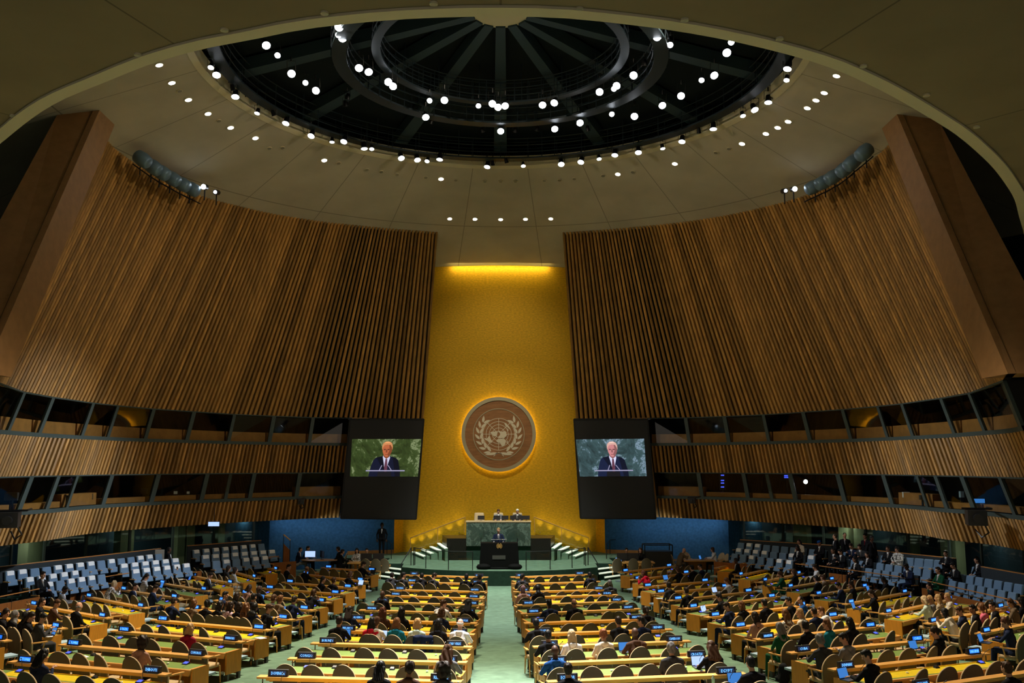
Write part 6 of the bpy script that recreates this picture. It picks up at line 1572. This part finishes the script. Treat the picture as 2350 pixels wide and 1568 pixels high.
MON = monitor(False); MONL = monitor(True)
for i, (x, w) in enumerate(((1104, .8), (1140, .6), (1159, .6), (1178, .9), (1195, .6), (1208, .5))):
    p = at_y(x, 1196, RY+.45); place('monitor', MON, (p.x, RY+.45, zt2+.05), R(0), 'small black monitor on the rostrum desk, %s from the left' % ORD[i+1], 'monitor', 'monitors on the rostrum', scale=.62)
for x, hr, hcl, tp, lab in ((1143.7, 'short', 'brown', 'grey', 'person in grey jacket seated in the middle of the rostrum'), (1187.5, 'short', 'white', 'dgrey', 'white haired person seated right on the rostrum')):
    p = at_y(x, 1182, RY+1.45)
    person((p.x, RY+1.45, RZ), R(180), hr, hcl, tp, 'type', lab, skin='skin1', pitch=28)
cw = [('backrest', CHAIR[0][1]), ('seat', CHAIR[1][1])]
W_ = MB(); W_.hexa([(-.30, -.12, .42), (.30, -.12, .42), (.30, .0, .42), (-.30, .0, .42), (-.27, -.22, 1.18), (.27, -.22, 1.18), (.27, -.12, 1.18), (-.27, -.12, 1.18)]); W2 = MB(); W2.box(-.28, .28, -.1, .42, .36, .48); W3 = MB(); W3.tube([(0, .15, 0), (0, .15, .38)], .04, 8); W3.tube([(0, .15, 0), (0, .15, .05)], .26, 12)
WC = [('backrest', W_.mesh('backrest', 'cream', bevel=.06)), ('seat', W2.mesh('seat', 'cream', bevel=.03)), ('pedestal', W3.mesh('pedestal', 'blackm'))]
for x, lab in ((1099.5, 'empty cream high-backed chair at the left of the rostrum'), (1143.7, 'cream high-backed chair behind the middle rostrum person'), (1187.5, 'cream high-backed chair behind the white haired rostrum person')):
    p = at_y(x, 1186, RY+1.6); place('president_chair', WC, (p.x, RY+1.6, RZ-.0), R(180), lab, 'chair', 'cream chairs of the rostrum')
# oval table, left
def table_parts(w, d, round_=False, m='oak'):
    t = MB()
    if round_: t.tube([(0, 0, .70), (0, 0, .74)], 1, 28); t.v = [(x*w/2, y*d/2, z) for x, y, z in t.v]
    else: t.box(-w/2, w/2, -d/2, d/2, .68, .74)
    P = [('table_top', t.mesh('table_top', m))]
    for x in (-1, 1):
        for y in (-1, 1):
            l = MB(); k = .3 if round_ else .46; l.tube([(x*w*k, y*d*k*.9, 0), (x*w*k, y*d*k*.9, .70)], .03, 6); P.append(('leg', l.mesh('leg', 'steel')))
    if not round_:
        f = MB(); f.box(-w/2+.05, w/2-.05, d/2-.06, d/2-.03, .15, .68); P.append(('front_panel', f.mesh('front_panel', 'oakend')))
    return P
TY = 51.3
def at_t(x, Y): return at_y(x, 1270, Y).x
tx = at_t(733, TY)
place('staff_table', table_parts(2.0, 1.0, True), (tx, TY, 0), 0, 'oval wooden staff table before the left blue wall', 'table')
person((at_t(686, TY), TY+.0, 0), R(-80), 'crop', 'black', 'navy', 'type', 'person in navy at the left side of the oval table', skin='skin1', legs='lgrey')
person((at_t(697, TY), TY+.75, 0), R(-100), 'short', 'black', 'black', 'type', 'person in black beside the bright monitor at the oval table', skin='skin1')
person((at_t(752, TY)+.55, TY+.3, 0), R(75), 'short', 'dark', 'black', 'rest', 'person with headphones at the right side of the oval table', skin='skin1')
place('monitor', MONL, (at_t(706, TY)+.1, TY+.2, .74), 0, 'bright white monitor on the oval table', 'monitor')
place('monitor', MON, (at_t(739, TY), TY+.1, .74), R(120), 'dark monitor on the oval table', 'monitor')
place('desk_chair', CHAIR, (at_t(776, TY), TY+.6, 0), R(100), 'chair standing between the oval table and the staff desk', 'chair')
# straight staff desks both sides
for sgn, side, xs, ppl in ((-1, 'left', (800, 890), ((793.6, 'short', 'dark', 'black', -.9, R(-60), 'person in black suit at the left end of the left staff desk', 's1'), (819, 'long', 'black', 'print', .75, R(180), 'person with long black hair behind the left staff desk', 's1'), (842, 'short', 'black', 'black', .75, R(180), 'person half hidden behind the dark monitors, left staff desk', 's1'))),
                           (1, 'right', (1410, 1500), ((1437.6, 'short', 'black', 'black', .75, R(180), 'person with white shirt behind the right staff desk monitors', 's2'), (1469.5, 'bob', 'brown', 'black', .75, R(170), 'person in black behind the right staff desk', 's0')))):
    Yd = 50.0; xa, xb = at_t(xs[0], Yd), at_t(xs[1], Yd); c = (xa+xb)/2; w = xb-xa
    place('staff_desk', table_parts(w, .8), (c, Yd, 0), 0, 'straight wooden staff desk by the %s stage steps' % side, 'desk')
    for q in ppl:
        x = at_t(q[0], Yd+q[4] if q[4] > 0 else Yd); y = Yd+q[4] if q[4] > 0 else Yd
        person((x-(.25 if q[4] < 0 else 0), y+.0, 0), q[5], q[1], q[2], q[3], 'type' if q[4] < 0 else 'rest', q[6], skin=SK[q[7]])
    for i, x in enumerate((841, 869) if side == 'left' else (1428, 1452)):
        place('monitor', MON, (at_t(x, Yd), Yd-.05, .74), R(180), 'dark monitor on the %s staff desk, %s one' % (side, ('left', 'right')[i]), 'monitor', 'monitors on the staff desks')
    if side == 'right': place('laptop', LAP['blue'], (at_t(1419, Yd), Yd-.2, .74), 0, 'small open laptop with blue screen on the right staff desk', 'laptop')
    for i, x in enumerate((841, 864, 882) if side == 'left' else (1412, 1452, 1482)):
        place('desk_chair', CHAIR, (at_t(x, Yd-.9), Yd-.85-.1*(i % 2), 0), random.uniform(-.3, .3), 'empty brown chair before the %s staff desk, %s from the left' % (side, ORD[i+1]), 'chair', 'chairs before the staff desks')
Yd = 51.0; c = at_t(1602, Yd)
place('staff_table', table_parts(1.7, .8), (c, Yd, 0), 0, 'wooden table with papers before the right blue wall', 'table')
person((at_t(1570, Yd)-.25, Yd-.1, 0), R(-75), 'none', 'grey', 'tan', 'lean', 'bald person in brown suit at the left of the right table', skin='skin0', pitch=28, yaw=0)
person((at_t(1628, Yd)+.25, Yd, 0), R(75), 'bob', 'brown', 'white', 'type', 'person in white shirt at the right of the right table', skin='skin1', legs='black')
place('laptop', LAP['blue'], (at_t(1612, Yd), Yd, .74), R(60), 'open laptop with blue screen on the right table', 'laptop')
for i, (x, y) in enumerate(((1552, .5), (1576, .9), (1647, .6), (1655, .2))):
    place('desk_chair', CHAIR, (at_t(x, Yd+y), Yd+y, 0), R((-80, 180, 120, 100)[i]), 'cream fronted chair round the right table, %s from the left' % ORD[i+1], 'chair', 'chairs round the right table')
xa, xb = at_t(1478, 51.6), at_t(1541, 51.6); mb = MB(); mb.box(-(xb-xa)/2, (xb-xa)/2, -.5, .4, 0, 1.15); f = MB()
h = (xb-xa)/2
for x in (-h, h):
    for y in (-.5, .4): f.tube([(x, y, 0), (x, y, 1.5)], .03, 5)
f.tube([(-h, -.5, 1.5), (h, -.5, 1.5), (h, .4, 1.5), (-h, .4, 1.5), (-h, -.5, 1.5)], .03, 5)
place('equipment_case', [('case', mb.mesh('case', 'black')), ('frame', f.mesh('frame', 'blackm'))], ((xa+xb)/2, 51.8, 0), 0, 'black box inside a black pipe frame by the right blue wall', 'equipment box')
# little stair beside the left seats
parts = []
q0, q1 = at_y(650, 1262, 47.5), at_y(665, 1275, 47.5)
t = MB(); t.tube([q0+Vector((0, 0, .75)), q1+Vector((0, 0, .75))], .035, 6); parts.append(('handrail', t.mesh('handrail', 'oak')))
for q in (q0, q1):
    t = MB(); t.tube([(q.x, q.y, 0), q+Vector((0, 0, .75))], .018, 5); parts.append(('post', t.mesh('post', 'blackm')))
mb = MB(); mb.prism([Vector((q0.x, q0.y, 0)), Vector((q1.x, q1.y, 0)), q1+Vector((0, 0, .25)), q0+Vector((0, 0, .3))], (0, .05, 0)); parts.append(('side_panel', mb.mesh('side_panel', 'parapet')))
place('seat_stair_rail', parts, (0, 0, 0), 0, 'oak handrail on a wooden panel at the stage end of the left seats', 'handrail')
# bright monitor hanging under the left fascia and exit of light
p = at_y(491, 1203, 44.5); mb = MB(); mb.box(-.28, .28, -.03, .03, -.12, .12); d = MB(); d.poly([(-.26, -.034, -.10), (.26, -.034, -.10), (.26, -.034, .10), (-.26, -.034, .10)])
t = MB(); t.tube([(0, 0, .1), (0, 0, .75)], .02, 5)
place('hanging_monitor', [('housing', mb.mesh('housing', 'black')), ('display', d.mesh('display', 'lcdw')), ('bracket', t.mesh('bracket', 'blackm'))], p, 0, 'small bright monitor hanging behind the left grey wall', 'monitor')
dup = [k for k, v in LABELS.items() if len(v) > 1]; longl = [k for k in LABELS if k and len(k.replace('-', ' ').split()) > 16]
import sys
print('DUP', dup[:40], len(dup)); print('LONG', longl[:20], len(longl))
